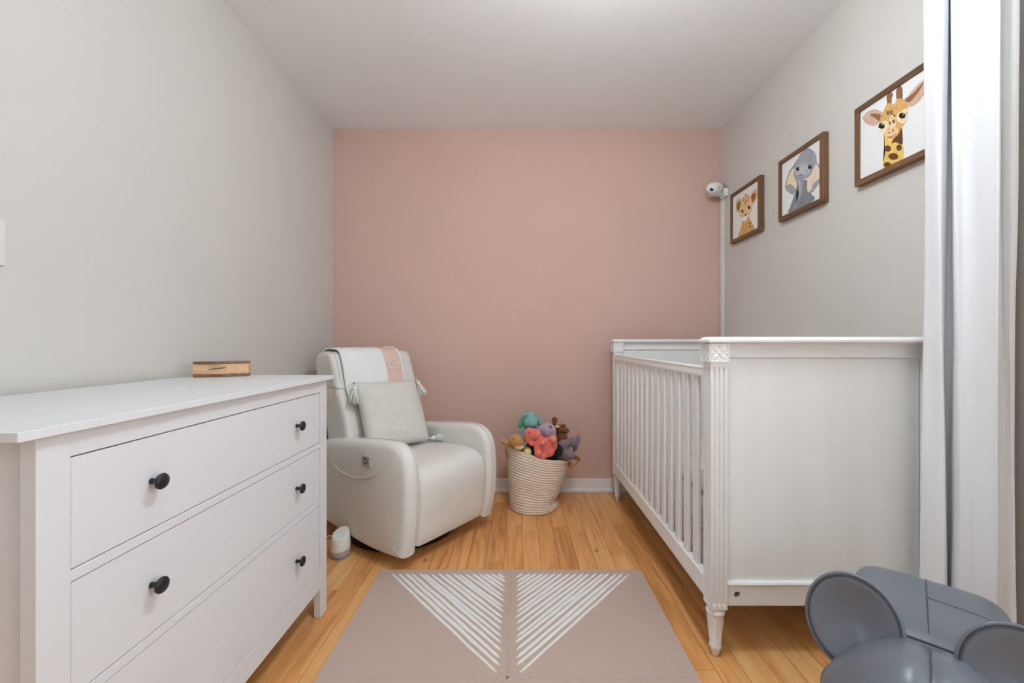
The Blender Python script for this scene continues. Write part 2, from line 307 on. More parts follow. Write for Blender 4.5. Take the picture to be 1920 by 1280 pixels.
# outlines of the three prints in picture coordinates (u from the far edge, v from the bottom edge)
ART = {
 'lion': [
  ('tan', [(0.18,0.729),(0.204,0.814),(0.288,0.83),(0.371,0.794),(0.405,0.705),(0.336,0.559),(0.253,0.566),(0.185,0.634)]),
  ('brown', [(0.209,0.706),(0.253,0.771),(0.336,0.755),(0.359,0.669),(0.312,0.593),(0.241,0.616)]),
  ('tan', [(0.672,0.712),(0.726,0.792),(0.82,0.812),(0.902,0.763),(0.891,0.658),(0.83,0.582),(0.768,0.542),(0.705,0.601)]),
  ('brown', [(0.694,0.68),(0.726,0.743),(0.82,0.751),(0.84,0.676),(0.789,0.609),(0.726,0.612)]),
  ('tan2', [(0.277,0.079),(0.324,0.184),(0.382,0.272),(0.417,0.371),(0.596,0.374),(0.651,0.338),(0.705,0.241),(0.785,0.075)]),
  ('peach', [(0.371,0.743),(0.485,0.811),(0.574,0.804),(0.672,0.743),(0.726,0.594),(0.736,0.479),(0.672,0.412),(0.585,0.364),(0.485,0.351),(0.394,0.398),(0.312,0.475),(0.3,0.557),(0.324,0.654)]),
  ('cream', [(0.382,0.408),(0.485,0.415),(0.607,0.402),(0.563,0.34),(0.485,0.319),(0.417,0.352)]),
  ('black', [(0.451,0.528),(0.444,0.512),(0.424,0.506),(0.4,0.514),(0.381,0.532),(0.373,0.553),(0.381,0.57),(0.4,0.575),(0.424,0.567),(0.444,0.549)]),
  ('black', [(0.672,0.527),(0.664,0.509),(0.643,0.504),(0.616,0.513),(0.594,0.533),(0.585,0.556),(0.594,0.574),(0.616,0.58),(0.643,0.571),(0.664,0.551)]),
  ('cream', [(0.438,0.545),(0.432,0.539),(0.42,0.543),(0.415,0.553),(0.42,0.559),(0.432,0.555)]),
  ('cream', [(0.655,0.546),(0.65,0.54),(0.639,0.543),(0.634,0.553),(0.639,0.559),(0.65,0.555)]),
  ('black', [(0.481,0.448),(0.561,0.435),(0.519,0.414)]),
  ('dark', [(0.481,0.768),(0.472,0.759),(0.453,0.766),(0.444,0.781),(0.453,0.79),(0.472,0.784)]),
  ('dark', [(0.526,0.714),(0.517,0.705),(0.499,0.711),(0.49,0.727),(0.499,0.736),(0.517,0.729)]),
  ('dark', [(0.592,0.76),(0.583,0.751),(0.566,0.757),(0.557,0.773),(0.566,0.782),(0.583,0.775)]),
  ('dark', [(0.614,0.714),(0.605,0.705),(0.588,0.712),(0.579,0.727),(0.588,0.736),(0.605,0.729)]),
  ('dark', [(0.559,0.67),(0.55,0.661),(0.532,0.668),(0.523,0.683),(0.532,0.692),(0.55,0.686)]),
  ('dark', [(0.503,0.671),(0.494,0.662),(0.476,0.668),(0.467,0.683),(0.476,0.692),(0.494,0.686)]),
  ('dark', [(0.603,0.661),(0.594,0.652),(0.577,0.659),(0.568,0.674),(0.577,0.683),(0.594,0.676)]),
  ('dark', [(0.537,0.631),(0.528,0.622),(0.51,0.628),(0.501,0.643),(0.51,0.652),(0.528,0.646)]),
  ('dark', [(0.537,0.809),(0.528,0.8),(0.51,0.807),(0.501,0.822),(0.51,0.831),(0.528,0.825)]),
  ('dark', [(0.453,0.733),(0.444,0.724),(0.426,0.73),(0.417,0.746),(0.426,0.755),(0.444,0.748)]),
  ('dark', [(0.687,0.223),(0.675,0.214),(0.649,0.222),(0.636,0.238),(0.649,0.248),(0.675,0.24)]),
  ('dark', [(0.687,0.168),(0.675,0.159),(0.649,0.166),(0.636,0.183),(0.649,0.192),(0.675,0.185)]),
 ],
 'elephant': [
  ('grey2', [(0.24,0.082),(0.296,0.197),(0.375,0.341),(0.432,0.411),(0.635,0.461),(0.661,0.3),(0.749,0.194),(0.783,0.086)]),
  ('grey', [(0.144,0.52),(0.155,0.597),(0.236,0.726),(0.355,0.809),(0.47,0.862),(0.507,0.82),(0.413,0.653),(0.417,0.521),(0.404,0.396),(0.336,0.342),(0.277,0.377),(0.206,0.436)]),
  ('cream2', [(0.175,0.549),(0.236,0.673),(0.355,0.749),(0.39,0.61),(0.413,0.497),(0.404,0.409),(0.355,0.453),(0.296,0.516),(0.236,0.545)]),
  ('grey', [(0.825,0.728),(0.858,0.615),(0.953,0.503),(0.948,0.337),(0.875,0.282),(0.774,0.222),(0.688,0.234),(0.644,0.307),(0.67,0.497)]),
  ('blush', [(0.808,0.637),(0.875,0.548),(0.94,0.46),(0.924,0.395),(0.858,0.361),(0.774,0.332),(0.74,0.271),(0.688,0.253),(0.653,0.316),(0.67,0.472),(0.74,0.531)]),
  ('grey', [(0.355,0.677),(0.413,0.784),(0.489,0.893),(0.581,0.927),(0.688,0.902),(0.791,0.816),(0.842,0.72),(0.833,0.626),(0.774,0.541),(0.705,0.483),(0.599,0.488),(0.432,0.528),(0.375,0.59)]),
  ('greyl', [(0.423,0.753),(0.563,0.732),(0.67,0.672),(0.705,0.533),(0.581,0.533),(0.432,0.606),(0.384,0.678)]),
  ('grey', [(0.423,0.597),(0.599,0.52),(0.566,0.412),(0.526,0.274),(0.47,0.191),(0.394,0.112),(0.359,0.121),(0.432,0.217),(0.451,0.314),(0.432,0.437)]),
  ('greyl', [(0.461,0.504),(0.507,0.499),(0.498,0.31),(0.451,0.21),(0.479,0.316)]),
  ('black', [(0.481,0.686),(0.475,0.67),(0.457,0.665),(0.434,0.675),(0.416,0.694),(0.409,0.716),(0.416,0.732),(0.434,0.736),(0.457,0.727),(0.475,0.708)]),
  ('black', [(0.75,0.601),(0.743,0.585),(0.723,0.582),(0.698,0.592),(0.678,0.613),(0.67,0.635),(0.678,0.651),(0.698,0.654),(0.723,0.643),(0.743,0.623)]),
  ('cream', [(0.444,0.715),(0.44,0.71),(0.432,0.713),(0.429,0.721),(0.432,0.726),(0.44,0.723)]),
  ('cream', [(0.707,0.632),(0.704,0.627),(0.697,0.63),(0.693,0.638),(0.697,0.643),(0.704,0.64)]),
  ('grey2', [(0.461,0.582),(0.535,0.588),(0.59,0.53),(0.535,0.562)]),
  ('grey2', [(0.653,0.908),(0.599,0.941),(0.653,0.931),(0.644,0.913)]),
  ('grey2', [(0.67,0.9),(0.705,0.911),(0.688,0.892)]),
 ],
 'giraffe': [
  ('yel', [(0.395,0.068),(0.417,0.274),(0.395,0.439),(0.41,0.496),(0.613,0.465),(0.626,0.299),(0.635,0.071)]),
  ('dark', [(0.613,0.453),(0.632,0.344),(0.626,0.25),(0.547,0.313),(0.5,0.321),(0.52,0.364),(0.587,0.392)]),
  ('blush2', [(0.101,0.848),(0.172,0.876),(0.279,0.848),(0.367,0.765),(0.381,0.718),(0.338,0.651),(0.264,0.649),(0.172,0.72),(0.125,0.78)]),
  ('brown2', [(0.203,0.818),(0.264,0.804),(0.37,0.724),(0.331,0.674),(0.279,0.742)]),
  ('blush2', [(0.645,0.742),(0.702,0.756),(0.776,0.806),(0.911,0.819),(0.911,0.698),(0.859,0.649),(0.8,0.614),(0.727,0.615),(0.69,0.667)]),
  ('brown2', [(0.658,0.734),(0.752,0.75),(0.876,0.803),(0.812,0.725),(0.715,0.676)]),
  ('brown2', [(0.438,0.84),(0.435,0.905),(0.452,0.934),(0.493,0.921),(0.514,0.883),(0.493,0.832),(0.496,0.774),(0.445,0.797)]),
  ('brown2', [(0.567,0.788),(0.554,0.871),(0.567,0.925),(0.607,0.925),(0.63,0.873),(0.62,0.806),(0.632,0.737)]),
  ('ochre', [(0.338,0.651),(0.367,0.726),(0.424,0.797),(0.452,0.819),(0.534,0.764),(0.574,0.797),(0.639,0.751),(0.696,0.651),(0.696,0.554),(0.664,0.474),(0.613,0.441),(0.587,0.392),(0.52,0.376),(0.452,0.404),(0.41,0.483),(0.352,0.552)]),
  ('cream2', [(0.345,0.569),(0.352,0.63),(0.41,0.64),(0.463,0.583),(0.445,0.516),(0.403,0.481)]),
  ('cream2', [(0.6,0.509),(0.558,0.582),(0.587,0.628),(0.692,0.619),(0.69,0.533),(0.658,0.478)]),
  ('cream2', [(0.473,0.629),(0.507,0.648),(0.547,0.588),(0.547,0.488),(0.466,0.518)]),
  ('peach', [(0.41,0.483),(0.466,0.506),(0.547,0.488),(0.58,0.445),(0.561,0.406),(0.493,0.384),(0.438,0.418)]),
  ('black', [(0.411,0.573),(0.404,0.557),(0.384,0.555),(0.359,0.569),(0.338,0.592),(0.331,0.616),(0.338,0.631),(0.359,0.633),(0.384,0.619),(0.404,0.596)]),
  ('black', [(0.669,0.551),(0.662,0.536),(0.642,0.535),(0.617,0.548),(0.597,0.571),(0.59,0.595),(0.597,0.611),(0.617,0.611),(0.642,0.597),(0.662,0.574)]),
  ('cream', [(0.39,0.6),(0.385,0.595),(0.377,0.6),(0.373,0.609),(0.377,0.613),(0.385,0.609)]),
  ('cream', [(0.649,0.577),(0.645,0.573),(0.638,0.577),(0.634,0.585),(0.638,0.59),(0.645,0.585)]),
  ('black', [(0.683,0.567),(0.696,0.578),(0.664,0.572)]),
  ('black', [(0.338,0.586),(0.32,0.605),(0.341,0.6)]),
  ('dark', [(0.484,0.456),(0.478,0.451),(0.467,0.456),(0.461,0.467),(0.467,0.472),(0.478,0.466)]),
  ('dark', [(0.53,0.457),(0.525,0.448),(0.516,0.453),(0.511,0.467),(0.516,0.475),(0.525,0.47)]),
  ('dark', [(0.438,0.437),(0.493,0.39),(0.561,0.412),(0.5,0.399)]),
  ('brown2', [(0.47,0.694),(0.465,0.679),(0.452,0.679),(0.439,0.693),(0.434,0.714),(0.439,0.729),(0.452,0.73),(0.465,0.715)]),
  ('brown2', [(0.52,0.672),(0.514,0.655),(0.5,0.655),(0.485,0.672),(0.479,0.695),(0.485,0.711),(0.5,0.711),(0.514,0.695)]),
  ('brown2', [(0.547,0.619),(0.543,0.609),(0.534,0.609),(0.524,0.619),(0.52,0.634),(0.524,0.644),(0.534,0.644),(0.543,0.634)]),
  ('brown2', [(0.546,0.553),(0.54,0.539),(0.527,0.539),(0.514,0.553),(0.508,0.574),(0.514,0.589),(0.527,0.589),(0.54,0.574)]),
  ('brown2', [(0.493,0.561),(0.489,0.547),(0.479,0.545),(0.47,0.557),(0.466,0.575),(0.47,0.589),(0.479,0.591),(0.489,0.579)]),
  ('brown2', [(0.514,0.613),(0.512,0.607),(0.507,0.606),(0.502,0.612),(0.5,0.62),(0.502,0.626),(0.507,0.626),(0.512,0.621)]),
  ('dark', [(0.493,0.267),(0.481,0.248),(0.452,0.252),(0.422,0.276),(0.41,0.307),(0.422,0.327),(0.452,0.323),(0.481,0.298)]),
  ('dark', [(0.626,0.213),(0.617,0.193),(0.593,0.194),(0.57,0.215),(0.561,0.244),(0.57,0.264),(0.593,0.263),(0.617,0.242)]),
  ('dark', [(0.583,0.134),(0.566,0.116),(0.523,0.124),(0.48,0.154),(0.461,0.19),(0.48,0.208),(0.523,0.199),(0.566,0.168)]),
  ('dark', [(0.493,0.077),(0.48,0.061),(0.449,0.065),(0.417,0.088),(0.404,0.116),(0.417,0.132),(0.449,0.127),(0.48,0.104)]),
 ],
}

# ================================================================ THE ROOM
T = 0.12
floor = struct(obj('floor', B(XL - T, XR + T, YN - T, YB + T, -0.10, -0.0035), M_GAP))
PW = 0.0915
plank_me = None
rows = int((XR - XL) / PW) + 1
rp = random.Random(21)
for i in range(rows):
    x0 = XL + i * PW; x1 = min(x0 + PW, XR)
    wd = x1 - x0 - 0.0012
    bm = bmesh.new(); c = 0.0009
    rings = [[(sx * (wd / 2 - k), sy * (0.5 - k * 0.8), z) for sx, sy in ((-1, -1), (1, -1), (1, 1), (-1, 1))] for k, z in ((0, -0.012), (0, -c), (c, 0))]
    loft(rings, True, True, bm)
    me = mesh_of('plank', bm)
    me.materials.append(M_FLOOR)
    y = YN - rp.uniform(0, 0.6)
    while y < YB:
        ln = rp.uniform(0.6, 1.55)
        a, b = max(y, YN), min(y + ln, YB)
        if b - a > 0.006:
            o = link('floor_plank', me, None, floor)
            o.location = ((x0 + x1) / 2, (a + b) / 2, 0); o.scale = (1, b - a - 0.001, 1)
        y += ln

struct(obj('ceiling', B(XL - T, XR + T, YN - T, YB + T, ZC, ZC + 0.1), M_CEIL))
struct(obj('wall_back', B(XL - T, XR + T, YB, YB + T, -0.1, ZC + 0.1), M_PINK))
struct(obj('wall_left', B(XL - T, XL, YN, YB, -0.1, ZC + 0.1), M_WALL))
bm = B(XR, XR + T, WY1, YB, -0.1, ZC + 0.1)
box(bm, XR, XR + T, YN, WY0, -0.1, ZC + 0.1)
box(bm, XR, XR + T, WY0, WY1, -0.1, WZ0); box(bm, XR, XR + T, WY0, WY1, WZ1, ZC + 0.1)
struct(obj('wall_right', bm, M_WALL))
struct(obj('wall_near', B(XL - T, XR + T, YN - T, YN, -0.1, ZC + 0.1), M_WALL))

# window beside the curtain (light source of the room, out of the frame)
win = struct(obj('window_1', (lambda b: (box(b, XR - 0.012, XR + 0.10, WY0 - 0.05, WY0, WZ0 - 0.05, WZ1 + 0.05), box(b, XR - 0.012, XR + 0.10, WY1, WY1 + 0.05, WZ0 - 0.05, WZ1 + 0.05),
             box(b, XR - 0.012, XR + 0.10, WY0, WY1, WZ1, WZ1 + 0.05), box(b, XR - 0.03, XR + 0.10, WY0, WY1, WZ0 - 0.05, WZ0))[0])(bmesh.new()), M_TRIM))
mg = bpy.data.materials.new('window_glass'); mg.use_nodes = True
n_ = mg.node_tree.nodes; n_.clear()
to = n_.new('ShaderNodeOutputMaterial'); mi = n_.new('ShaderNodeMixShader'); tr = n_.new('ShaderNodeBsdfTransparent'); gl = n_.new('ShaderNodeBsdfGlossy')
gl.inputs['Roughness'].default_value = 0.02; mi.inputs[0].default_value = 0.05
for a, b in ((tr.outputs[0], mi.inputs[1]), (gl.outputs[0], mi.inputs[2]), (mi.outputs[0], to.inputs[0])): mg.node_tree.links.new(a, b)
ym = (WY0 + WY1) / 2
for a, b in ((WY0, ym - 0.02), (ym + 0.02, WY1)):
    obj('pane', B(XR + 0.06, XR + 0.064, a, b, WZ0, WZ1), mg, win)
obj('mullion', B(XR + 0.04, XR + 0.085, ym - 0.02, ym + 0.02, WZ0, WZ1), M_TRIM, win)

# door behind the camera
door = struct(obj('door_1', B(-1.20, -0.42, YN, YN + 0.035, 0.002, 2.03), M_TRIM, bevel=0.003))
for z0, z1 in ((0.15, 0.95), (1.10, 1.90)):
    for x0, x1 in ((-1.10, -0.86), (-0.76, -0.52)):
        obj('panel', B(x0, x1, YN + 0.035, YN + 0.043, z0, z1), M_TRIM, door, bevel=0.004)
obj('door_handle', tube([(-0.48, YN + 0.03, 1.0), (-0.48, YN + 0.075, 1.0), (-0.56, YN + 0.08, 1.0)], 0.009, 10), M_METAL, door, smooth=True)

def baseboard(name, x0, x1, y0, y1, nx, ny):
    bm = B(min(x0, x1), max(x0, x1), min(y0, y1), max(y0, y1), 0.0, 0.098)
    o = struct(obj(name, bm, M_TRIM, bevel=0.003))
    sh = 0.013
    X0, X1, Y0, Y1 = min(x0, x1), max(x0, x1), min(y0, y1), max(y0, y1)
    if nx: s = B(X1, X1 + sh, Y0, Y1, 0, 0.03) if nx > 0 else B(X0 - sh, X0, Y0, Y1, 0, 0.03)
    else: s = B(X0, X1, Y0 - sh, Y0, 0, 0.03) if ny < 0 else B(X0, X1, Y1, Y1 + sh, 0, 0.03)
    obj('shoe_moulding', s, M_TRIM, o, bevel=0.006, segs=3)
baseboard('baseboard_back', XL, XR, YB - 0.014, YB, 0, -1)
baseboard('baseboard_left', XL, XL + 0.014, YN, YB - 0.028, 1, 0)
baseboard('baseboard_right', XR - 0.014, XR, YN, YB - 0.028, -1, 0)

# ceiling lamp in front of the window, above the camera (lights the room)
lamp = thing('ceiling_lamp', 'round white glass ceiling lamp on a brushed metal canopy', 'lamp', (0.36, 1.02, ZC))
obj('canopy', lathe([(0.11, -0.0005), (0.12, -0.002), (0.12, -0.020), (0.008, -0.028), (0.008, -0.16)], 32), M_ROD, lamp, smooth=True, local=True)
me_ = bpy.data.materials.new('lamp_glow'); me_.use_nodes = True
pb = me_.node_tree.nodes['Principled BSDF']; pb.inputs['Base Color'].default_value = (0.9, 0.9, 0.88, 1)
pb.inputs['Emission Color'].default_value = (0.81, 0.925, 1.0, 1); pb.inputs['Emission Strength'].default_value = LAMP_E
obj('globe', ellipsoid(bmesh.new(), (0, 0, -0.27), (0.14, 0.14, 0.115), u=32, v=20), me_, lamp, smooth=True, local=True)

# ---------------------------------------------------------------- light switch on the left wall
sw = thing('light_switch', 'pale light switch plate on the beige wall above the dresser', 'light switch', (XL, 1.03, 1.36))
obj('cover_plate', B(0.0, 0.006, -0.0375, 0.0375, -0.0625, 0.0625), M_SWITCH, sw, bevel=0.004, segs=3, local=True)
obj('rocker', B(0.006, 0.0095, -0.016, 0.016, -0.033, 0.033), M_SWITCH, sw, bevel=0.002, local=True)
for z in (-0.048, 0.048):
    obj('screw', ellipsoid(bmesh.new(), (0.006, 0, z), (0.0012, 0.003, 0.003), u=10, v=6), M_SWITCH, sw, smooth=True, local=True)

# ================================================================ DRESSER
DX = -0.783; DY0, DY1 = 0.662, 1.672; DXB = -1.30; DT = 0.96
dr = thing('dresser', 'white three-drawer dresser with round black knobs along the beige wall', 'dresser', ((DX + DXB) / 2, (DY0 + DY1) / 2, 0))
obj('top', B(-1.322, -0.766, 0.624, 1.702, DT - 0.0165, DT), M_DRESS, dr, bevel=0.0018)
LEG = 0.052
for ya, yb in ((DY0, DY0 + LEG), (DY1 - LEG, DY1)):
    for xa, xb in ((DX - 0.027, DX), (DXB, DXB + 0.027)):
        obj('leg', B(xa, xb, ya, yb, 0, DT - 0.0165), M_DRESS, dr, bevel=0.0016)
# side panels are set back from the legs
for ya, yb in ((DY0 + 0.012, DY0 + 0.028), (DY1 - 0.028, DY1 - 0.012)):
    obj('side_panel', B(DXB + 0.027, DX - 0.027, ya, yb, 0.115, DT - 0.0165), M_DRESS, dr, bevel=0.001)
obj('back_panel', B(DXB + 0.004, DXB + 0.012, DY0 + LEG, DY1 - LEG, 0.115, DT - 0.0165), M_DRESS, dr)
a, b = DY0 + LEG, DY1 - LEG
for z0, z1 in ((0.898, DT - 0.0165), (0.677, 0.697), (0.452, 0.472), (0.116, 0.186)):
    obj('rail', B(DX - 0.025, DX - 0.0012, a, b, z0, z1), M_DRESS, dr, bevel=0.0012)
for k, (z0, z1) in enumerate(((0.699, 0.8955), (0.474, 0.675), (0.188, 0.450))):
    d = obj('drawer', B(DX - 0.020, DX - 0.003, a + 0.0025, b - 0.0025, z0, z1), M_DRESS, dr, bevel=0.001)
    obj('drawer_box', B(DXB + 0.03, DX - 0.02, a + 0.012, b - 0.012, z0 + 0.012, z1 - 0.03), M_DRESS, d)
    zk = (z0 + z1) / 2 + (0.003 if k < 2 else 0.0)
    for yk in (0.874, 1.447):
        bm = lathe([(0.0065, 0), (0.0055, 0.006), (0.0052, 0.013), (0.009, 0.017), (0.0165, 0.0205), (0.0172, 0.0235), (0.0155, 0.0265), (0.008, 0.0285), (0.0005, 0.029)], 28)
        bm.transform(Matrix.Translation((DX - 0.003, yk, zk)) @ Matrix.Rotation(PI / 2, 4, 'Y'))
        obj('knob', bm, M_KNOB, d, smooth=True)

# ---------------------------------------------------------------- small wooden box on the dresser
wb = thing('wooden_box', 'small wooden keepsake box with bowed sides on the white dresser', 'box', (-1.182, 1.632, DT), math.radians(22))
M_BOXL = wood_mat('box_maple', S(150, 112, 78), S(190, 150, 114), S(206, 170, 136), 0.5, 2.2, 'X', True)
M_BOXD = wood_mat('box_walnut', S(92, 66, 48), S(132, 100, 78), S(160, 126, 100), 0.5, 3.0, 'X', False)
def lens_outline(hl, hw, n=14):
    top = [(-hl + 2 * hl * i / n, -hw * (0.45 + 0.55 * math.cos((i / n - 0.5) * PI))) for i in range(n + 1)]
    return top + [(-x, -y) for x, y in top]
def lens_block(hl, hw, z0, z1):
    o_ = lens_outline(hl, hw)
    return loft([[(x, y, z) for x, y in o_] for z in (z0, z1)])
base = obj('body', lens_block(0.092, 0.042, 0.0125, 0.0515), M_BOXL, wb, bevel=0.001, local=True)
obj('base', lens_block(0.092, 0.042, 0.0, 0.0122), M_BOXD, wb, bevel=0.001, local=True)
lid = obj('lid', lens_block(0.0925, 0.0425, 0.0530, 0.061), M_BOXD, wb, bevel=0.0015, local=True)
cr_ = [(-0.040, -0.0422, 0.030), (-0.015, -0.0438, 0.034), (0.008, -0.0442, 0.036), (0.024, -0.0436, 0.041)]
obj('crack', tube(catmull(cr_, 6), [0.0003 + 0.0016 * math.sin(PI * i / 18) for i in range(19)], 6), M_SEAM, base, smooth=True, local=True)

# ================================================================ CRIB
CX0, CX1, CY0, CY1 = 0.664, 1.471, 1.400, 2.862
crib = thing('baby_crib', 'distressed white wooden crib with slatted sides and carved corner posts', 'crib', ((CX0 + CX1) / 2, (CY0 + CY1) / 2, 0))
PH = 0.0325
post_xy = [(x, y) for x in (CX0 + PH, CX1 - PH) for y in (CY0 + PH, CY1 - PH)]
def flute_ring(h, depth, z):
    side = []
    g = [(-0.80, 0), (-0.72, 0), (-0.67, 1), (-0.45, 1), (-0.40, 0), (-0.16, 0), (-0.11, 1), (0.11, 1), (0.16, 0), (0.40, 0), (0.45, 1), (0.67, 1), (0.72, 0), (0.80, 0)]
    side = [(-1, 0)] + g
    r = []
    for q in range(4):
        c, s = (1, 0, -1, 0)[q], (0, 1, 0, -1)[q]
        for t, dd in side:
            u, v = t * h, -h + dd * depth
            r.append((u * c - v * s, u * s + v * c, z))
    return r
post_me = mesh_of('post', loft([flute_ring(0.0285, d, z) for d, z in ((0, 0.173), (0, 0.186), (0.0060, 0.193), (0.0060, 1.003), (0, 1.012), (0, 1.03))]))
post_me.materials.append(M_CRIB)
block_me = mesh_of('block', B(-PH, PH, -PH, PH, 1.028, 1.093)); block_me.materials.append(M_CRIB)
def petal(bm, ang, face):
    # a leaf lying in the local x/z plane, pointing along ang
    L_, W_ = 0.0295, 0.0092
    pts = []
    n = 10
    grid = []
    for i in range(n + 1):
        t = i / n; wdt = W_ * math.sin(PI * min(1, t * 0.97 + 0.03)) ** 0.7
        row = []
        for j in (-1, -0.5, 0, 0.5, 1):
            u = 0.005 + L_ * t; v = wdt * j
            h = 0.0042 * math.sin(PI * t) * (1 - abs(j) * 0.9) - (0.0018 if j == 0 else 0) * math.sin(PI * t)
            x = u * math.cos(ang) - v * math.sin(ang); z = u * math.sin(ang) + v * math.cos(ang)
            row.append((x, -h, z))
        grid.append(row)
    V = [[bm.verts.new(p) for p in r] for r in grid]
    for i in range(n):
        for j in range(4):
            try: bm.faces.new((V[i][j], V[i + 1][j], V[i + 1][j + 1], V[i][j + 1]))
            except ValueError: pass
ro = bmesh.new()
for k in range(4): petal(ro, PI / 4 + k * PI / 2, None)
ellipsoid(ro, (0, 0, 0), (0.0055, 0.004, 0.0055), u=12, v=8)
for k in range(4):
    a_ = k * PI / 2
    ellipsoid(ro, (0.0225 * math.cos(a_), 0, 0.0225 * math.sin(a_)), (0.0055 if k % 2 == 0 else 0.003, 0.003, 0.003 if k % 2 == 0 else 0.0055), u=10, v=6)
q_ = 0.0285
for x0, x1, z0, z1 in ((-q_ - 0.003, q_ + 0.003, q_, q_ + 0.003), (-q_ - 0.003, q_ + 0.003, -q_ - 0.003, -q_), (-q_ - 0.003, -q_, -q_, q_), (q_, q_ + 0.003, -q_, q_)):
    box(ro, x0, x1, -0.0035, 0.001, z0, z1)
ro_me = mesh_of('rosette', ro, smooth=False); ro_me.materials.append(M_CRIB)
fp = [(0.0215, 0.175), (0.0215, 0.168), (0.027, 0.164), (0.031, 0.157), (0.0305, 0.150), (0.0255, 0.146), (0.0275, 0.140), (0.0265, 0.125), (0.0180, 0.040), (0.0205, 0.036), (0.0205, 0.031), (0.0180, 0.026), (0.0120, 0.004), (0.0105, 0.0)]
rings = []
for r, z in fp:
    fl = 0.0032 if 0.05 < z < 0.13 else (0.0024 if 0.038 < z <= 0.05 else 0.0)
    rings.append([((r - fl * max(0, math.cos(8 * 2 * PI * i / 64))) * math.cos(2 * PI * i / 64), (r - fl * max(0, math.cos(8 * 2 * PI * i / 64))) * math.sin(2 * PI * i / 64), z) for i in range(64)])
foot_me = mesh_of('foot', loft(rings), smooth=True); foot_me.materials.append(M_CRIB)
cc = crib.location
for x, y in post_xy:
    lx, ly = x - cc.x, y - cc.y
    p_ = link('post', post_me, None, crib); p_.location = (lx, ly, 0)
    bl = link('post_block', block_me, None, p_)
    bv = bl.modifiers.new('bevel', 'BEVEL'); bv.width = 0.0015; bv.segments = 2
    ny = 1 if ly > 0 else -1; nx = 1 if lx > 0 else -1
    r1 = link('rosette', ro_me, None, p_); r1.location = (0, ny * PH, 1.0605); r1.rotation_euler = (0, 0, 0 if ny < 0 else PI)
    r2 = link('rosette', ro_me, None, p_); r2.location = (nx * PH, 0, 1.0605); r2.rotation_euler = (0, 0, -PI / 2 if nx < 0 else PI / 2)
    if ny > 0:      # the far posts also carry a rosette towards the inside
        r3 = link('rosette', ro_me, None, p_); r3.location = (0, -PH, 1.0605)
    link('foot', foot_me, None, p_)
for yc, s in ((CY0 + PH, -1), (CY1 - PH, 1)):
    obj('end_cap', loft([[(x_, y_, z) for x_, y_ in ((CX0 - e, yc - PH - e), (CX1 + e, yc - PH - e), (CX1 + e, yc + PH + e), (CX0 - e, yc + PH + e))] for e, z in ((0.001, 1.093), (0.009, 1.098), (0.009, 1.106), (-0.004, 1.116))]), M_CRIBH, crib, bevel=0.002)
    a, b = CX0 + 2 * PH, CX1 - 2 * PH
    # coved top rail of the end: profile swept along x
    prof = [(0.020, 1.093), (0.017, 1.082), (0.013, 1.072), (0.012, 1.060), (0.012, 1.052), (0.018, 1.050), (0.019, 1.046), (0.015, 1.043)]
    ring_ = lambda x_: [(x_, yc - o_, z) for o_, z in prof] + [(x_, yc + o_, z) for o_, z in reversed(prof)]
    obj('top_rail', loft([ring_(a), ring_(b)]), M_CRIBH, crib)
    obj('end_panel', B(a, b, yc - 0.008, yc + 0.008, 0.255, 1.046), M_CRIBP, crib)
    obj('bead', loft([[(x_, yc + u, v) for u, v in ((-0.022, 0.252), (-0.024, 0.258), (-0.020, 0.264), (0.020, 0.264), (0.024, 0.258), (0.022, 0.252))] for x_ in (a, b)]), M_CRIBH, crib)
    br = obj('bottom_rail', B(a, b, yc - 0.018, yc + 0.018, 0.181, 0.251), M_CRIBH, crib, bevel=0.002)
    for xb in (a + 0.034, b - 0.034):
        bo = ellipsoid(bmesh.new(), (xb, yc + s * 0.018, 0.222), (0.0115, 0.0016, 0.0085), (0, -0.5, 0), u=16, v=8)
        bc = obj('bolt_cover', bo, M_METAL, br, smooth=True)
        obj('slot', ellipsoid(bmesh.new(), (xb - 0.004, yc + s * 0.0195, 0.229), (0.003, 0.0008, 0.0028), u=10, v=6), M_BLACK, br, smooth=True)
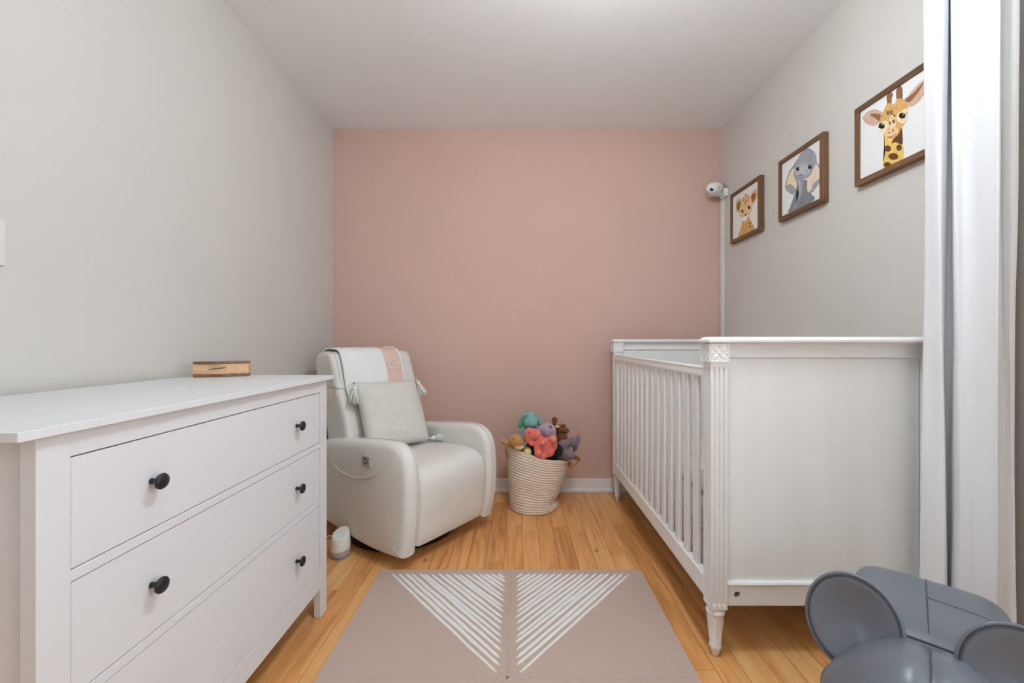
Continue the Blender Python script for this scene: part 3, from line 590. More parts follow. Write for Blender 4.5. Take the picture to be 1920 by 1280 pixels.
# slatted long sides
sl = bmesh.new()
sec = catmull([(0.0075, -0.019, 0), (0.0075, 0.019, 0), (0.004, 0.0225, 0), (-0.004, 0.0225, 0), (-0.0075, 0.019, 0), (-0.0075, -0.019, 0), (-0.004, -0.0225, 0), (0.004, -0.0225, 0)], 1, True)
zr = [0.258, 0.275, 0.30, 0.33, 0.62, 0.91, 0.935, 0.96, 0.978]
wf = [0.80, 0.86, 0.95, 1.0, 1.0, 1.0, 0.95, 0.86, 0.80]
slat_me = mesh_of('slat', loft([[(p.x, p.y * f, z) for p in sec] for z, f in zip(zr, wf)]), smooth=False); slat_me.materials.append(M_CRIB)
for xs, s in ((CX0 + 0.019, -1), (CX1 - 0.019, 1)):
    y0, y1 = CY0 + 2 * PH - 0.002, CY1 - 2 * PH + 0.002
    prof = [(-0.013, 0.972), (-0.0145, 0.980), (-0.0125, 1.000), (-0.0145, 1.004), (-0.012, 1.010), (0.012, 1.010), (0.0145, 1.004), (0.0125, 1.000), (0.0145, 0.980), (0.013, 0.972)]
    obj('side_top_rail', loft([[(xs + u, y_, z) for u, z in prof] for y_ in (y0, y1)]), M_CRIBH, crib)
    obj('side_bottom_rail', B(xs - 0.0155, xs + 0.0155, y0, y1, 0.190, 0.262), M_CRIBH, crib, bevel=0.003)
    for ya, yb in ((y1 - 0.046, y1),):
        st = obj('stile', B(xs - 0.010, xs + 0.010, ya, yb, 0.26, 0.975), M_CRIB, crib, bevel=0.003)
        for zb in (0.955, 0.43):
            obj('bolt', ellipsoid(bmesh.new(), (xs + s * 0.010, (ya + yb) / 2, zb), (0.002, 0.006, 0.006), u=12, v=8), M_METAL, st, smooth=True)
    for k in range(14):
        o = link('slat', slat_me, None, crib); o.location = (xs - cc.x, 1.549 + 0.0862 * k - cc.y, 0)
obj('mattress_support', B(CX0 + 0.045, CX1 - 0.045, CY0 + 2 * PH + 0.004, CY1 - 2 * PH - 0.004, 0.340, 0.3635), M_CRIBH, crib)
# bedding
bm = bmesh.new()
for x0, x1, y0, y1 in ((CX0 + 0.0385, CX0 + 0.0425, CY0 + 0.07, CY1 - 0.07), (CX1 - 0.0425, CX1 - 0.0385, CY0 + 0.07, CY1 - 0.07)):
    n_ = 60; F, Bk = [], []
    for i in range(n_ + 1):
        y = y0 + (y1 - y0) * i / n_; wv = 0.0016 * math.sin(i * 1.1)
        F.append([bm.verts.new((x0 + wv * k, y, z)) for z, k in ((0.364, 0.2), (0.30, 0.6), (0.205, 1.0))]); Bk.append([bm.verts.new((x1 + wv * k, y, z)) for z, k in ((0.364, 0.2), (0.30, 0.6), (0.205, 1.0))])
    for i in range(n_):
        for k in range(2):
            bm.faces.new((F[i][k], F[i + 1][k], F[i + 1][k + 1], F[i][k + 1])); bm.faces.new((Bk[i][k], Bk[i][k + 1], Bk[i + 1][k + 1], Bk[i + 1][k]))
box(bm, CX0 + 0.0385, CX1 - 0.0385, CY0 + 0.07, CY1 - 0.07, 0.364, 0.3655)
tag(obj('crib_skirt', bm, M_SHEET, smooth=False), 'white fabric skirt hanging below the crib mattress behind the slats', 'crib skirt')
mt = obj('crib_mattress', B(CX0 + 0.045, CX1 - 0.045, CY0 + 2 * PH + 0.006, CY1 - 2 * PH - 0.006, 0.367, 0.49), M_SHEET, bevel=0.03, segs=5)
tag(mt, 'white sheeted mattress inside the slatted crib', 'mattress')
bm = bmesh.new()
V = []
for i in range(25):
    row = []
    for j in range(33):
        x = 0.735 + 0.64 * i / 24; y = 1.92 + 0.72 * j / 32
        e = min(i, 24 - i, j, 32 - j) / 3.0
        z = 0.496 + 0.030 * min(1, e) ** 0.5 + 0.004 * abs(math.sin(i * PI / 3) * math.sin(j * PI / 3)) + 0.006 * noise.noise(Vector((x * 9, y * 9, 0)))
        row.append(bm.verts.new((x, y, z)))
    V.append(row)
for i in range(24):
    for j in range(32): bm.faces.new((V[i][j], V[i + 1][j], V[i + 1][j + 1], V[i][j + 1]))
rim = [V[0][j] for j in range(33)] + [V[i][32] for i in range(1, 25)] + [V[24][j] for j in range(31, -1, -1)] + [V[i][0] for i in range(23, 0, -1)]
low = [bm.verts.new((v.co.x, v.co.y, 0.4935)) for v in rim]
for i in range(len(rim)):
    k = (i + 1) % len(rim); bm.faces.new((rim[i], rim[k], low[k], low[i]))
bm.faces.new(low)
tag(obj('quilt', bm, M_QBEI, smooth=True), 'beige quilted blanket lying on the crib mattress', 'blanket')
rings = []
for j in range(15):
    y = 1.485 + 0.40 * j / 14; h = 0.118 - 0.09 * (j / 14) ** 1.1
    cy_ = []
    for k in range(14):
        a_ = 2 * PI * k / 14
        cy_.append((0.765 + 0.047 * math.cos(a_) * (1 + 0.05 * math.sin(9 * y * 3)), y, 0.4965 + h / 2 + h / 2 * math.sin(a_) + 0.004 * math.sin(31 * y + a_)))
    rings.append(cy_)
tag(obj('rolled_blanket', loft(rings), M_SHEET, smooth=True), 'white blanket rolled against the slats inside the crib', 'blanket')

# ================================================================ GLIDER ARMCHAIR
CA = math.radians(53.1)
chair = thing('glider_armchair', 'pale grey leather swivel glider armchair in the corner by the pink wall', 'armchair', (-0.71, 2.45, 0), CA)
def loc(bm, dy=-0.4):
    bmesh.ops.translate(bm, verts=bm.verts[:], vec=(0, dy, 0)); return bm
def cpart(name, bm, m, parent=None, **k):
    return obj(name, loc(bm), m, parent or chair, local=True, **k)
def fwd(y):
    return y - 0.075 * (1 - y / 0.5) if y < 0.5 else y
def outl(pts, n=4, f=False):
    if f: pts = [(fwd(a), b) for a, b in pts]
    return [(p.x, p.y) for p in catmull([(a, b, 0) for a, b in pts], n, True)]
ARM = [(0.045, 0.062), (0.012, 0.090), (-0.012, 0.20), (-0.022, 0.34), (-0.018, 0.47), (0.004, 0.552), (0.055, 0.596), (0.14, 0.604), (0.40, 0.575), (0.66, 0.535), (0.735, 0.49), (0.745, 0.40), (0.70, 0.20), (0.66, 0.095), (0.58, 0.085), (0.30, 0.062)]
def arm_mesh(sign):
    """arm slab; the front end closes in towards the seat and the outside swells a little"""
    o_ = outl(ARM, 3, True)
    bm = slab(o_, 0.238, 0.352, 0.034, 4)
    for v in bm.verts:
        t = max(0.0, 1 - max(v.co.y + 0.09, 0) / 0.36)
        if v.co.x > 0.295: v.co.x -= 0.030 * t * t
        v.co.x += 0.012 * math.sin(PI * min(1, max(0, v.co.z / 0.6))) * (1 if v.co.x > 0.295 else 0.3)
        v.co.x -= 0.010 * max(0, (v.co.z - 0.5) / 0.1) * (1 if v.co.x > 0.295 else 0)
        v.co.x *= sign
    return bm
for sg in (-1, 1):
    arm = cpart('arm', arm_mesh(sg), M_LEATHER, smooth=True, subsurf=1)
    # seam down the front of the arm
    pts = [(sg * (0.268 + 0.006 * math.sin(PI * z / 0.6)), fwd(y) - 0.001, z) for y, z in ((0.014, 0.090), (-0.0115, 0.20), (-0.0222, 0.34), (-0.0175, 0.47), (0.006, 0.554), (0.056, 0.598), (0.14, 0.605), (0.40, 0.576))]
    cpart('seam', tube(catmull(pts, 5), 0.0016, 6), M_STITCH, arm, smooth=True)
    if sg < 0:
        pts = [(-0.344, -0.004 + 0.06, 0.50), (-0.354, 0.10, 0.46), (-0.362, 0.17, 0.425), (-0.364, 0.26, 0.405), (-0.362, 0.36, 0.40), (-0.360, 0.50, 0.43), (-0.354, 0.66, 0.50)]
        cpart('piping', tube(catmull(pts, 6), 0.0032, 6), M_LEATHER, arm, smooth=True)
        pn = cpart('control_panel', B(-0.3665, -0.350, 0.150, 0.215, 0.478, 0.530), M_GREYP, arm, bevel=0.003)
        cpart('button_bezel', ellipsoid(bmesh.new(), (-0.3665, 0.186, 0.505), (0.002, 0.0225, 0.0145)), M_BLACK, pn, smooth=True)
        for k in range(3):
            cpart('button', ellipsoid(bmesh.new(), (-0.368, 0.198 - 0.0125 * k, 0.505), (0.0018, 0.0040, 0.0095), (0.35, 0, 0)), M_GREYB, pn, smooth=True)
SEAT = [(0.050, 0.085), (0.016, 0.105), (0.002, 0.20), (-0.010, 0.32), (-0.004, 0.405), (0.030, 0.458), (0.10, 0.478), (0.22, 0.475), (0.42, 0.455), (0.52, 0.44), (0.54, 0.36), (0.52, 0.12), (0.46, 0.09), (0.25, 0.075)]
bm = slab(outl(SEAT, 4, True), -0.243, 0.243, 0.030, 4)
for v in bm.verts:   # crown and faint creases over the front roll
    if v.co.z > 0.3 and v.co.y < 0.45:
        v.co.z += 0.010 * (1 - (v.co.x / 0.243) ** 2) * min(1, (v.co.z - 0.3) / 0.12)
cpart('seat', bm, M_LEATHER, smooth=True, subsurf=1)
BACK = [(0.445, 0.43), (0.475, 0.55), (0.518, 0.68), (0.562, 0.775), (0.588, 0.818), (0.60, 0.838), (0.68, 0.840), (0.775, 0.838), (0.790, 0.82), (0.780, 0.76), (0.735, 0.62), (0.68, 0.42), (0.58, 0.38)]
HEAD = [(0.588, 0.822), (0.602, 0.870), (0.632, 0.960), (0.660, 1.018), (0.690, 1.036), (0.75, 1.040), (0.815, 1.034), (0.845, 1.010), (0.852, 0.945), (0.825, 0.865), (0.795, 0.822), (0.68, 0.815)]
cpart('backrest', slab(outl(BACK, 3), -0.285, 0.285, 0.030, 4), M_LEATHER, smooth=True, subsurf=1)
hd = cpart('headrest', slab(outl(HEAD, 3), -0.288, 0.288, 0.030, 4), M_LEATHER, smooth=True, subsurf=1)
for sx in (-1, 1):
    pts = [(sx * 0.262, y, z) for y, z in ((0.596, 0.850), (0.602, 0.870), (0.632, 0.960), (0.660, 1.018), (0.690, 1.036), (0.75, 1.040), (0.815, 1.034))]
    cpart('seam', tube(catmull(pts, 4), 0.0016, 6), M_STITCH, hd, smooth=True)
cpart('rear_shell', slab(outl([(0.56, 0.09), (0.53, 0.3), (0.60, 0.46), (0.70, 0.50), (0.755, 0.50), (0.745, 0.30), (0.70, 0.10)], 3), -0.24, 0.24, 0.03, 3), M_LEATHER, smooth=True)
sb = cpart('swivel_base', lathe([(0.30, 0.0), (0.31, 0.006), (0.31, 0.020), (0.30, 0.028), (0.24, 0.030)], 48, (0, 0.36, 0)), M_BLACK, smooth=False, bevel=0.002)
cpart('pivot', lathe([(0.07, 0.028), (0.07, 0.075), (0.16, 0.078), (0.16, 0.095)], 24, (0, 0.36, 0)), M_BLACK)
cpart('glide_frame', B(-0.20, 0.20, 0.06, 0.60, 0.078, 0.10), M_BLACK)

# ---------------------------------------------------------------- baby blanket over the headrest
CM = Matrix.Translation((-0.71, 2.45, 0)) @ Matrix.Rotation(CA, 4, 'Z') @ Matrix.Translation((0, -0.4, 0))
PATH = catmull([(0, 0.533, 0.745), (0, 0.556, 0.785), (0, 0.582, 0.835), (0, 0.592, 0.872), (0, 0.622, 0.963), (0, 0.652, 1.025), (0, 0.688, 1.046), (0, 0.75, 1.051), (0, 0.818, 1.045), (0, 0.856, 1.014), (0, 0.863, 0.945), (0, 0.845, 0.88)], 8)
def path_frame(i):
    t = (PATH[min(i + 1, len(PATH) - 1)] - PATH[max(i - 1, 0)]).normalized()
    return Vector((0, -t.z, t.y))
def drape(x0, x1, nx, off, quilt=0.0, i0=0, i1=None):
    bm = bmesh.new(); i1 = i1 or len(PATH) - 1; V = []
    for i in range(i0, i1 + 1):
        n = path_frame(i); f = 1 - i / (len(PATH) - 1)
        row = []
        for j in range(nx + 1):
            u = j / nx
            sh = -0.012 * f * (1 - u) if True else 0
            x = x0 + (x1 - x0) * u + sh
            h = off + 0.0018 * math.sin(14 * u + i * 0.22)
            if quilt:
                r = math.hypot((x - x0) * 10 - 1.6 - 1.9 * (i // 22), (i * 0.016) * 10 - 3.2 * (i // 22) - 1.0)
                h += quilt * abs(math.sin(r * 7.5))
            row.append(bm.verts.new(CM @ (PATH[i] + Vector((x, 0, 0)) + n * h)))
        V.append(row)
    for a in range(len(V) - 1):
        for j in range(nx): bm.faces.new((V[a][j], V[a][j + 1], V[a + 1][j + 1], V[a + 1][j]))
    return bm
thr = thing('baby_blanket', 'white quilted baby blanket with a pink name band over the armchair headrest', 'blanket', CM @ Vector((-0.03, 0.73, 1.045)), CA)
def sheet(name, bm, m, parent, th):
    o = obj(name, bm, m, parent, smooth=True); s = o.modifiers.new('solid', 'SOLIDIFY'); s.thickness = th; s.offset = 0; return o
sheet('quilted_panel', drape(-0.228, 0.050, 60, 0.0075, 0.0022), M_QUILT, thr, 0.004)
bnd = sheet('name_band', drape(0.048, 0.170, 20, 0.0070), M_BAND, thr, 0.003)
bnd['label'] = 'pink band with pale cursive embroidery'
def edge_tube(x, off, r):
    n_ = len(PATH)
    return tube([CM @ (PATH[i] + Vector((x - (0.012 * (1 - i / (n_ - 1)) if x < 0 else 0), 0, 0)) + path_frame(i) * (off + (0.0018 * math.sin(14 + i * 0.22) if x > 0 else 0.0018 * math.sin(i * 0.22)))) for i in range(n_)], r, 8)
obj('binding', edge_tube(0.174, 0.0080, 0.0065), M_QUILT, thr, smooth=True)
obj('binding', edge_tube(-0.229, 0.0060, 0.0042), M_QUILT, thr, smooth=True)
def on_band(f, z):
    """point on the band: f across (0..1), z height on the front of the headrest"""
    k = min(range(0, 44), key=lambda i: abs(PATH[i].z - z))
    return CM @ (PATH[k] + Vector((0.048 + 0.122 * f, 0, 0)) + Vector((0, 0, z - PATH[k].z)) + path_frame(k) * 0.0112)
for st, r in (([(0.10, 0.962), (0.35, 0.955), (0.62, 0.946), (0.90, 0.947)], 0.0022), ([(0.16, 0.934), (0.24, 0.920), (0.36, 0.915), (0.55, 0.923), (0.78, 0.932)], 0.0022), ([(0.15, 0.955), (0.14, 0.942), (0.17, 0.930)], 0.0015),
              ([(0.32, 1.010), (0.55, 1.007), (0.72, 1.011)], 0.0016), ([(0.36, 0.988), (0.55, 0.980), (0.72, 0.978), (0.80, 0.982)], 0.0018), ([(0.34, 1.008), (0.40, 0.996), (0.38, 0.986)], 0.0012)):
    obj('embroidery', tube([p for p in catmull([on_band(f, z) for f, z in st], 5)], r, 6), M_THREAD, bnd, smooth=True)

# ---------------------------------------------------------------- cushion with tassels on the seat
PMX = CM @ Matrix.Translation((-0.025, 0.355, 0.478)) @ Matrix.Rotation(math.radians(-23), 4, 'X') @ Matrix.Rotation(math.radians(1.5), 4, 'Y')
pil = thing('throw_pillow', 'pale linen throw pillow with cream corner tassels on the armchair seat', 'pillow')
pil.matrix_basis = PMX
def pillow(W, H, Tk):
    bm = bmesh.new(); n = 36; G = {}
    for side in (-1, 1):
        for i in range(n + 1):
            for j in range(n + 1):
                u = -1 + 2 * i / n; v = -1 + 2 * j / n
                edge = (i in (0, n) or j in (0, n))
                if edge and side == 1: G[(1, i, j)] = G[(-1, i, j)]; continue
                px = u * W / 2 * (1 - 0.055 * (1 - v * v) * abs(u)); pz = v * H / 2 * (1 - 0.055 * (1 - u * u) * abs(v))
                th = Tk / 2 * ((1 - u ** 4) * (1 - v ** 4)) ** 0.55
                wr = 0.005 * noise.noise(Vector((u * 1.3, v * 5.0, side * 3.1))) * (1 - max(abs(u), abs(v)) ** 6) + 0.006 * math.exp(-((v + 0.62 + 0.18 * u) / 0.07) ** 2) * (u < 0.2) * (1 - u * u) * (1 - v * v)
                G[(side, i, j)] = bm.verts.new((px, side * (th + wr), pz + H / 2))
        for i in range(n):
            for j in range(n):
                bm.faces.new((G[(side, i, j)], G[(side, i + 1, j)], G[(side, i + 1, j + 1)], G[(side, i, j + 1)]))
    return bm
obj('cover', pillow(0.435, 0.415, 0.130), M_LINEN, pil, smooth=True, local=True)
rt = random.Random(5)
def tassel(root, way, ln=0.078):
    """cord, knotted head and a skirt of yarn strands; way is the hanging direction in the room"""
    root = Vector(root); way = Vector(way).normalized()
    a = way.orthogonal().normalized(); b = way.cross(a)
    hc = root + way * 0.030
    h = obj('tassel', tube([root, root + way * 0.012, hc - way * 0.012, hc - way * 0.008, hc, hc + way * 0.010, hc + way * 0.014], [0.003, 0.003, 0.004, 0.009, 0.0125, 0.0105, 0.0085], 12), M_YARN, pil, smooth=True)
    bm = bmesh.new()
    for k in range(46):
        an = rt.uniform(0, 2 * PI); rr = math.sqrt(rt.uniform(0, 1))
        r0 = 0.009 * rr; r1 = 0.027 * rr + rt.uniform(-0.003, 0.003); l_ = ln * rt.uniform(0.88, 1.05)
        d0 = a * math.cos(an) + b * math.sin(an)
        s_ = hc + way * 0.010 + d0 * r0
        tube([s_, s_ + way * l_ * 0.35 + d0 * (r1 - r0) * 0.5, s_ + way * l_ * 0.7 + d0 * (r1 - r0) * 0.9, s_ + way * l_ + d0 * (r1 - r0)], 0.0019, 5, bm=bm)
    o = obj('fringe', bm, M_YARN, h, smooth=True)
    o['kind'] = 'stuff'
tl = PMX @ Vector((-0.212, -0.004, 0.415)); tr_ = PMX @ Vector((0.212, -0.004, 0.415)); brc = PMX @ Vector((0.208, -0.01, 0.012))
tassel(tl + CM.to_3x3() @ Vector((-0.012, -0.03, -0.002)), (-0.05, -0.03, -1))
tassel(tr_ + CM.to_3x3() @ Vector((0.004, -0.02, 0.0)), CM.to_3x3() @ Vector((0.42, -0.22, -1)))
tassel(brc + Vector((0.0, -0.01, 0.004)), CM.to_3x3() @ Vector((0.75, -0.55, 0.06)), 0.07)

# ================================================================ SMART SPEAKER ON THE FLOOR
sp = thing('smart_speaker', 'small white smart speaker with grey base on the floor by the armchair', 'speaker', (-0.905, 2.085, 0))
n = 40
def spk_ring(r, z, sl_):
    return [(r * math.cos(2 * PI * i / n), r * math.sin(2 * PI * i / n), z + sl_ * (-0.2 * r * math.cos(2 * PI * i / n) * -1 + 0.9 * r * math.sin(2 * PI * i / n))) for i in range(n)]
obj('base', loft([spk_ring(0.034, 0.0, 0), spk_ring(0.040, 0.004, 0), spk_ring(0.0455, 0.020, 0.1), spk_ring(0.0475, 0.038, 0.15)]), M_SPKG, sp, smooth=True, local=True)
obj('body', loft([spk_ring(0.0478, 0.0385, 0.15), spk_ring(0.0478, 0.055, 0.2), spk_ring(0.0455, 0.085, 0.32), spk_ring(0.0425, 0.112, 0.45), spk_ring(0.0400, 0.120, 0.48), spk_ring(0.034, 0.1225, 0.5), spk_ring(0.0, 0.119, 0.5)]), M_SPKW, sp, smooth=True, local=True)
cbl = tube(catmull([(-0.905 - 0.035, 2.10, 0.085), (-0.98, 2.11, 0.092), (-1.05, 2.08, 0.06), (-1.12, 2.02, 0.006), (-1.25, 1.95, 0.006)], 8), 0.002, 6)
obj('cable', cbl, M_WHITEP, sp, smooth=True)

# ================================================================ ROPE BASKET AND PLUSH TOYS
BC = Vector((0.103, 2.715, 0))
bk = thing('rope_basket', 'sagging cream cotton rope basket full of plush toys by the pink wall', 'basket', BC)
bm = bmesh.new()
NS, COILS, SUB = 72, 22, 8
def basket_pt(th, t, rad_off=0.0):
    """t 0 at the floor .. 1 at the rim"""
    c, s = math.cos(th), math.sin(th)
    rx = 0.155 + 0.055 * t ** 1.3; ry = 0.150 - 0.004 * t
    cx = 0.042 * t ** 1.6
    # the right side kinks in just above the floor, the foot sticks out
    kink = -0.022 * math.exp(-((t - 0.20) / 0.07) ** 2) * max(0, c) ** 2 + 0.010 * math.exp(-((t - 0.05) / 0.06) ** 2) * max(0, c)
    front = -0.016 * math.exp(-((t - 0.35) / 0.18) ** 2) * math.exp(-((th - 4.45) / 0.30) ** 2)
    k = 1 if t > 0.03 else 0.965 + 0.035 * (t / 0.03)
    H = 0.362 - 0.048 * c + 0.004 * s
    x = cx + (rx * k + kink + front + rad_off) * c
    y = (ry * k + front + rad_off) * s
    z = H * t - 0.006 * math.exp(-((th - 4.9) / 0.35) ** 2) * t
    return Vector((x, y, max(z, 0.0)))
rings = []
tot = COILS * SUB
for q in range(tot + 1):
    t = q / tot; ph = (q % SUB) / SUB
    ro_ = 0.0065 * abs(math.sin(PI * q / SUB)) ** 0.6 - 0.0045
    rings.append([basket_pt(2 * PI * i / NS, t, ro_) for i in range(NS)])
inner = [[basket_pt(2 * PI * i / NS, t, -0.011) + Vector((0, 0, 0.004 if t == 0 else 0)) for i in range(NS)] for t in (1.0, 0.85, 0.6, 0.35, 0.15, 0.03)]
loft(rings + inner, True, True, bm)
obj('basket_wall', bm, M_ROPE, bk, smooth=True, local=True)
bmr = tube([basket_pt(2 * PI * i / NS, 1.0, -0.005) + Vector((0, 0, 0.003)) for i in range(NS)], 0.0068, 8, True)
obj('rim', bmr, M_ROPE, bk, smooth=True, local=True)
def strap(pts, wv, width, th):
    P = catmull(pts, 8); wv = Vector(wv).normalized() * width / 2
    rings = []
    for i, p in enumerate(P):
        t = (P[min(i + 1, len(P) - 1)] - P[max(i - 1, 0)]).normalized(); nn = t.cross(wv).normalized() * th / 2
        rings.append([p - wv - nn, p + wv - nn, p + wv + nn, p - wv + nn])
    return loft(rings)
obj('handle', strap([at(954, 862, 2.70), at(950, 852, 2.70), at(948, 842, 2.71), at(950, 832, 2.73), at(955, 838, 2.77), at(957, 855, 2.79)], (0.2, 0.9, 0.1), 0.020, 0.004), M_TANL, bk, smooth=False, bevel=0.001)
obj('handle', strap([at(1066, 866, 2.66), at(1071, 875, 2.62), at(1078, 871, 2.615), at(1086, 864, 2.64), at(1080, 858, 2.71), at(1068, 858, 2.76)], (0.55, -0.45, 0.8), 0.034, 0.004), M_TANL, bk, smooth=False, bevel=0.001)

def plush_mat(name, rgb, var=0.10):
    return mat(name, rgb, 0.95, 0.1, var, 30, 0.8, 330, sheen=0.35)
M_TEAL = plush_mat('plush_teal', S(112, 160, 155)); M_TEALD = plush_mat('plush_teal_ear', S(70, 146, 112))
M_CORAL = plush_mat('plush_coral', S(236, 104, 92)); M_CORALP = plush_mat('plush_coral_pad', S(240, 128, 112))
M_TAN = plush_mat('plush_tan', S(172, 128, 76)); M_CREAM = plush_mat('plush_cream', S(216, 192, 152))
M_LAV = plush_mat('plush_lavender', S(164, 142, 158), 0.14); M_BRN = plush_mat('plush_brown', S(112, 66, 38))
M_GRY = plush_mat('plush_grey', S(112, 98, 104)); M_EYE = mat('toy_eye', (0.008, 0.007, 0.006), 0.15, 0.6)
def pxe(x, y, d, rx, ry, rz=None, rot=0.0):
    """ellipsoid centred on a sighted point; radii in photo pixels at that depth"""
    k = d / FPX
    return (at(x, y, d), (rx * k, (rz if rz else (rx + ry) / 2) * k, ry * k), (0, rot, 0))
def plush(name, ells, m, parent, vox=0.0042, smooth=4):
    bm = bmesh.new()
    for c, r, rot in ells: ellipsoid(bm, c, r, rot, 24, 16)
    o = obj(name, bm, m, parent, smooth=True)
    rm = o.modifiers.new('remesh', 'REMESH'); rm.mode = 'VOXEL'; rm.voxel_size = vox; rm.use_smooth_shade = True
    sm = o.modifiers.new('smooth', 'SMOOTH'); sm.iterations = smooth; sm.factor = 0.5
    bpy.context.view_layer.update()
    return baked(o)
G_ = 'plush toys in the rope basket'
def toy(name, label, cat='plush toy', base=None):
    return thing(name, label, cat, base, 0, G_)
# teal elephant
t = toy('plush_elephant', 'teal plush elephant with floppy ears at the back of the basket', base=at(992, 850, 2.80))
plush('body', [pxe(996, 786, 2.79, 14.5, 14), pxe(988, 778, 2.78, 7, 6), pxe(995, 793, 2.76, 12.5, 8.5), pxe(991, 816, 2.81, 15, 17), pxe(981, 809, 2.79, 5.5, 12, 6, 0.25), pxe(1008, 808, 2.81, 5.5, 11, 6, -0.7), pxe(992, 835, 2.80, 15, 15)], M_TEAL, t)
e = plush('ear', [pxe(979.5, 790, 2.80, 5.5, 10, 7, 0.2), pxe(976, 797, 2.80, 5, 5.5, 6)], M_TEALD, t)
e2 = plush('ear', [pxe(1011, 791, 2.82, 4, 9, 7, -0.1)], M_TEAL, t)
for x, y in ((987.5, 779.5), (1004.5, 779.5)): obj('eye', ellipsoid(bmesh.new(), at(x, y, 2.733), (0.0042, 0.003, 0.0042)), M_EYE, t, smooth=True)
obj('mouth', tube([at(994, 787, 2.722), at(994, 792, 2.722)], 0.0012, 6), M_TEALD, t, smooth=True)
# brown moose
t = toy('plush_moose', 'dark brown plush moose with antlers at the back of the basket', base=at(1052, 855, 2.82))
plush('body', [pxe(1050, 806, 2.82, 10, 10), pxe(1053, 824, 2.82, 12, 18), pxe(1056, 798, 2.81, 6, 4, 5, 0.3)], M_BRN, t)
plush('antler', [pxe(1040, 787, 2.81, 6, 6, 5), pxe(1039, 794, 2.81, 4.5, 6, 5, 0.1)], M_BRN, t)
plush('antler', [pxe(1061, 807, 2.79, 7, 5.5, 5), pxe(1052, 806, 2.79, 5, 4, 5)], M_BRN, t)
plush('nose', [pxe(1045, 799.5, 2.775, 4.5, 2.5, 3, 0.2)], M_CREAM, t)
# lavender hippo
t = toy('plush_hippo', 'mottled lavender plush toy lying between the teal and brown ones', base=at(1028, 850, 2.76))
plush('body', [pxe(1027, 808, 2.75, 16, 15), pxe(1018, 805, 2.75, 10, 9, 9, -0.5), pxe(1033, 812, 2.74, 10, 11), pxe(1026, 834, 2.76, 14, 18)], M_LAV, t)
plush('spot', [pxe(1032, 800, 2.708, 4, 3, 2)], plush_mat('plush_lavender_dark', S(130, 102, 122)), t)
# tan bunny
t = toy('plush_bunny', 'tan plush bunny with a cream muzzle at the basket rim', base=at(968, 862, 2.64))
plush('body', [pxe(968, 827, 2.63, 15.5, 13.5), pxe(974, 832, 2.61, 10, 9), pxe(976, 852, 2.71, 13, 12)], M_TAN, t)
plush('ear', [pxe(947, 828, 2.65, 8.5, 5.5, 5, 0.45), pxe(955, 832, 2.64, 7, 5, 5, 0.3)], M_TAN, t)
plush('muzzle', [pxe(974, 838, 2.595, 9, 5, 6, -0.15)], M_CREAM, t)
plush('paw', [pxe(989, 846, 2.61, 8.5, 8.5, 7)], M_TAN, t)
plush('paw_pad', [pxe(989.5, 847.5, 2.595, 6.5, 7, 5)], M_CREAM, t)
obj('eye', ellipsoid(bmesh.new(), at(963, 823, 2.578), (0.0032, 0.003, 0.005)), M_EYE, t, smooth=True)
obj('nose', tube(catmull([at(971, 832, 2.566), at(975, 829.5, 2.564), at(979, 829, 2.567), at(977, 833, 2.564), at(972, 835, 2.562)], 5, True), 0.0017, 6, True), M_TAN, t, smooth=True)
# coral elephant
t = toy('plush_elephant', 'coral pink plush elephant sprawled on top of the basket', base=at(1015, 862, 2.60))
plush('body', [pxe(993, 814, 2.60, 11, 13, 11), pxe(1003, 812, 2.61, 12, 9, 10), pxe(990, 824, 2.59, 6, 6), pxe(997, 831, 2.585, 6, 5, 6),
               pxe(1010, 828, 2.60, 10, 14, 10, 0.4), pxe(1024, 835, 2.61, 16, 16, 12), pxe(1008, 838, 2.585, 7, 11, 7, 0.25), pxe(1009, 849, 2.575, 7.5, 7.5, 7),
               pxe(1019, 854, 2.59, 12, 6, 9, -0.35), pxe(1030, 846, 2.60, 10, 10), pxe(1037, 823, 2.585, 8, 8.5, 8), pxe(1040, 833, 2.60, 5, 12, 7), pxe(1020, 829, 2.575, 7, 5, 6, -0.4)], M_CORAL, t, 0.0036, 3)
plush('ear', [pxe(1005, 817, 2.575, 9, 7, 4, -0.7)], M_CORAL, t, 0.0036)
plush('paw_pad', [pxe(1018, 830, 2.555, 5, 4, 4)], M_CORALP, t, 0.003)
plush('paw_pad', [pxe(1010, 850, 2.555, 5, 5, 3)], M_CORALP, t, 0.003)
plush('paw_pad', [pxe(1038, 824, 2.563, 5.5, 6, 3)], M_CORALP, t, 0.003)
obj('eye', ellipsoid(bmesh.new(), at(992, 810.5, 2.561), (0.004, 0.003, 0.005)), M_EYE, t, smooth=True)
# grey elephant
t = toy('plush_elephant', 'grey plush elephant with its foot hanging over the rim', base=at(1062, 872, 2.66))
plush('body', [pxe(1058, 833, 2.66, 13, 9, 10, -0.25), pxe(1073, 828, 2.67, 10, 10), pxe(1068, 852, 2.60, 11, 10, 10), pxe(1060, 850, 2.66, 10, 16), pxe(1048, 848, 2.68, 10, 14)], M_GRY, t)
plush('ear', [pxe(1081, 830, 2.68, 5, 17, 12, 0.28)], M_GRY, t)
# black toy mostly buried
t = toy('plush_bear', 'black plush toy mostly buried under the coral one', base=at(1045, 872, 2.66))
plush('body', [pxe(1046, 843, 2.655, 12, 13, 12), pxe(1000, 838, 2.68, 14, 13, 12), pxe(1025, 856, 2.68, 24, 14, 14)], plush_mat('plush_black', (0.02, 0.018, 0.02)), t)

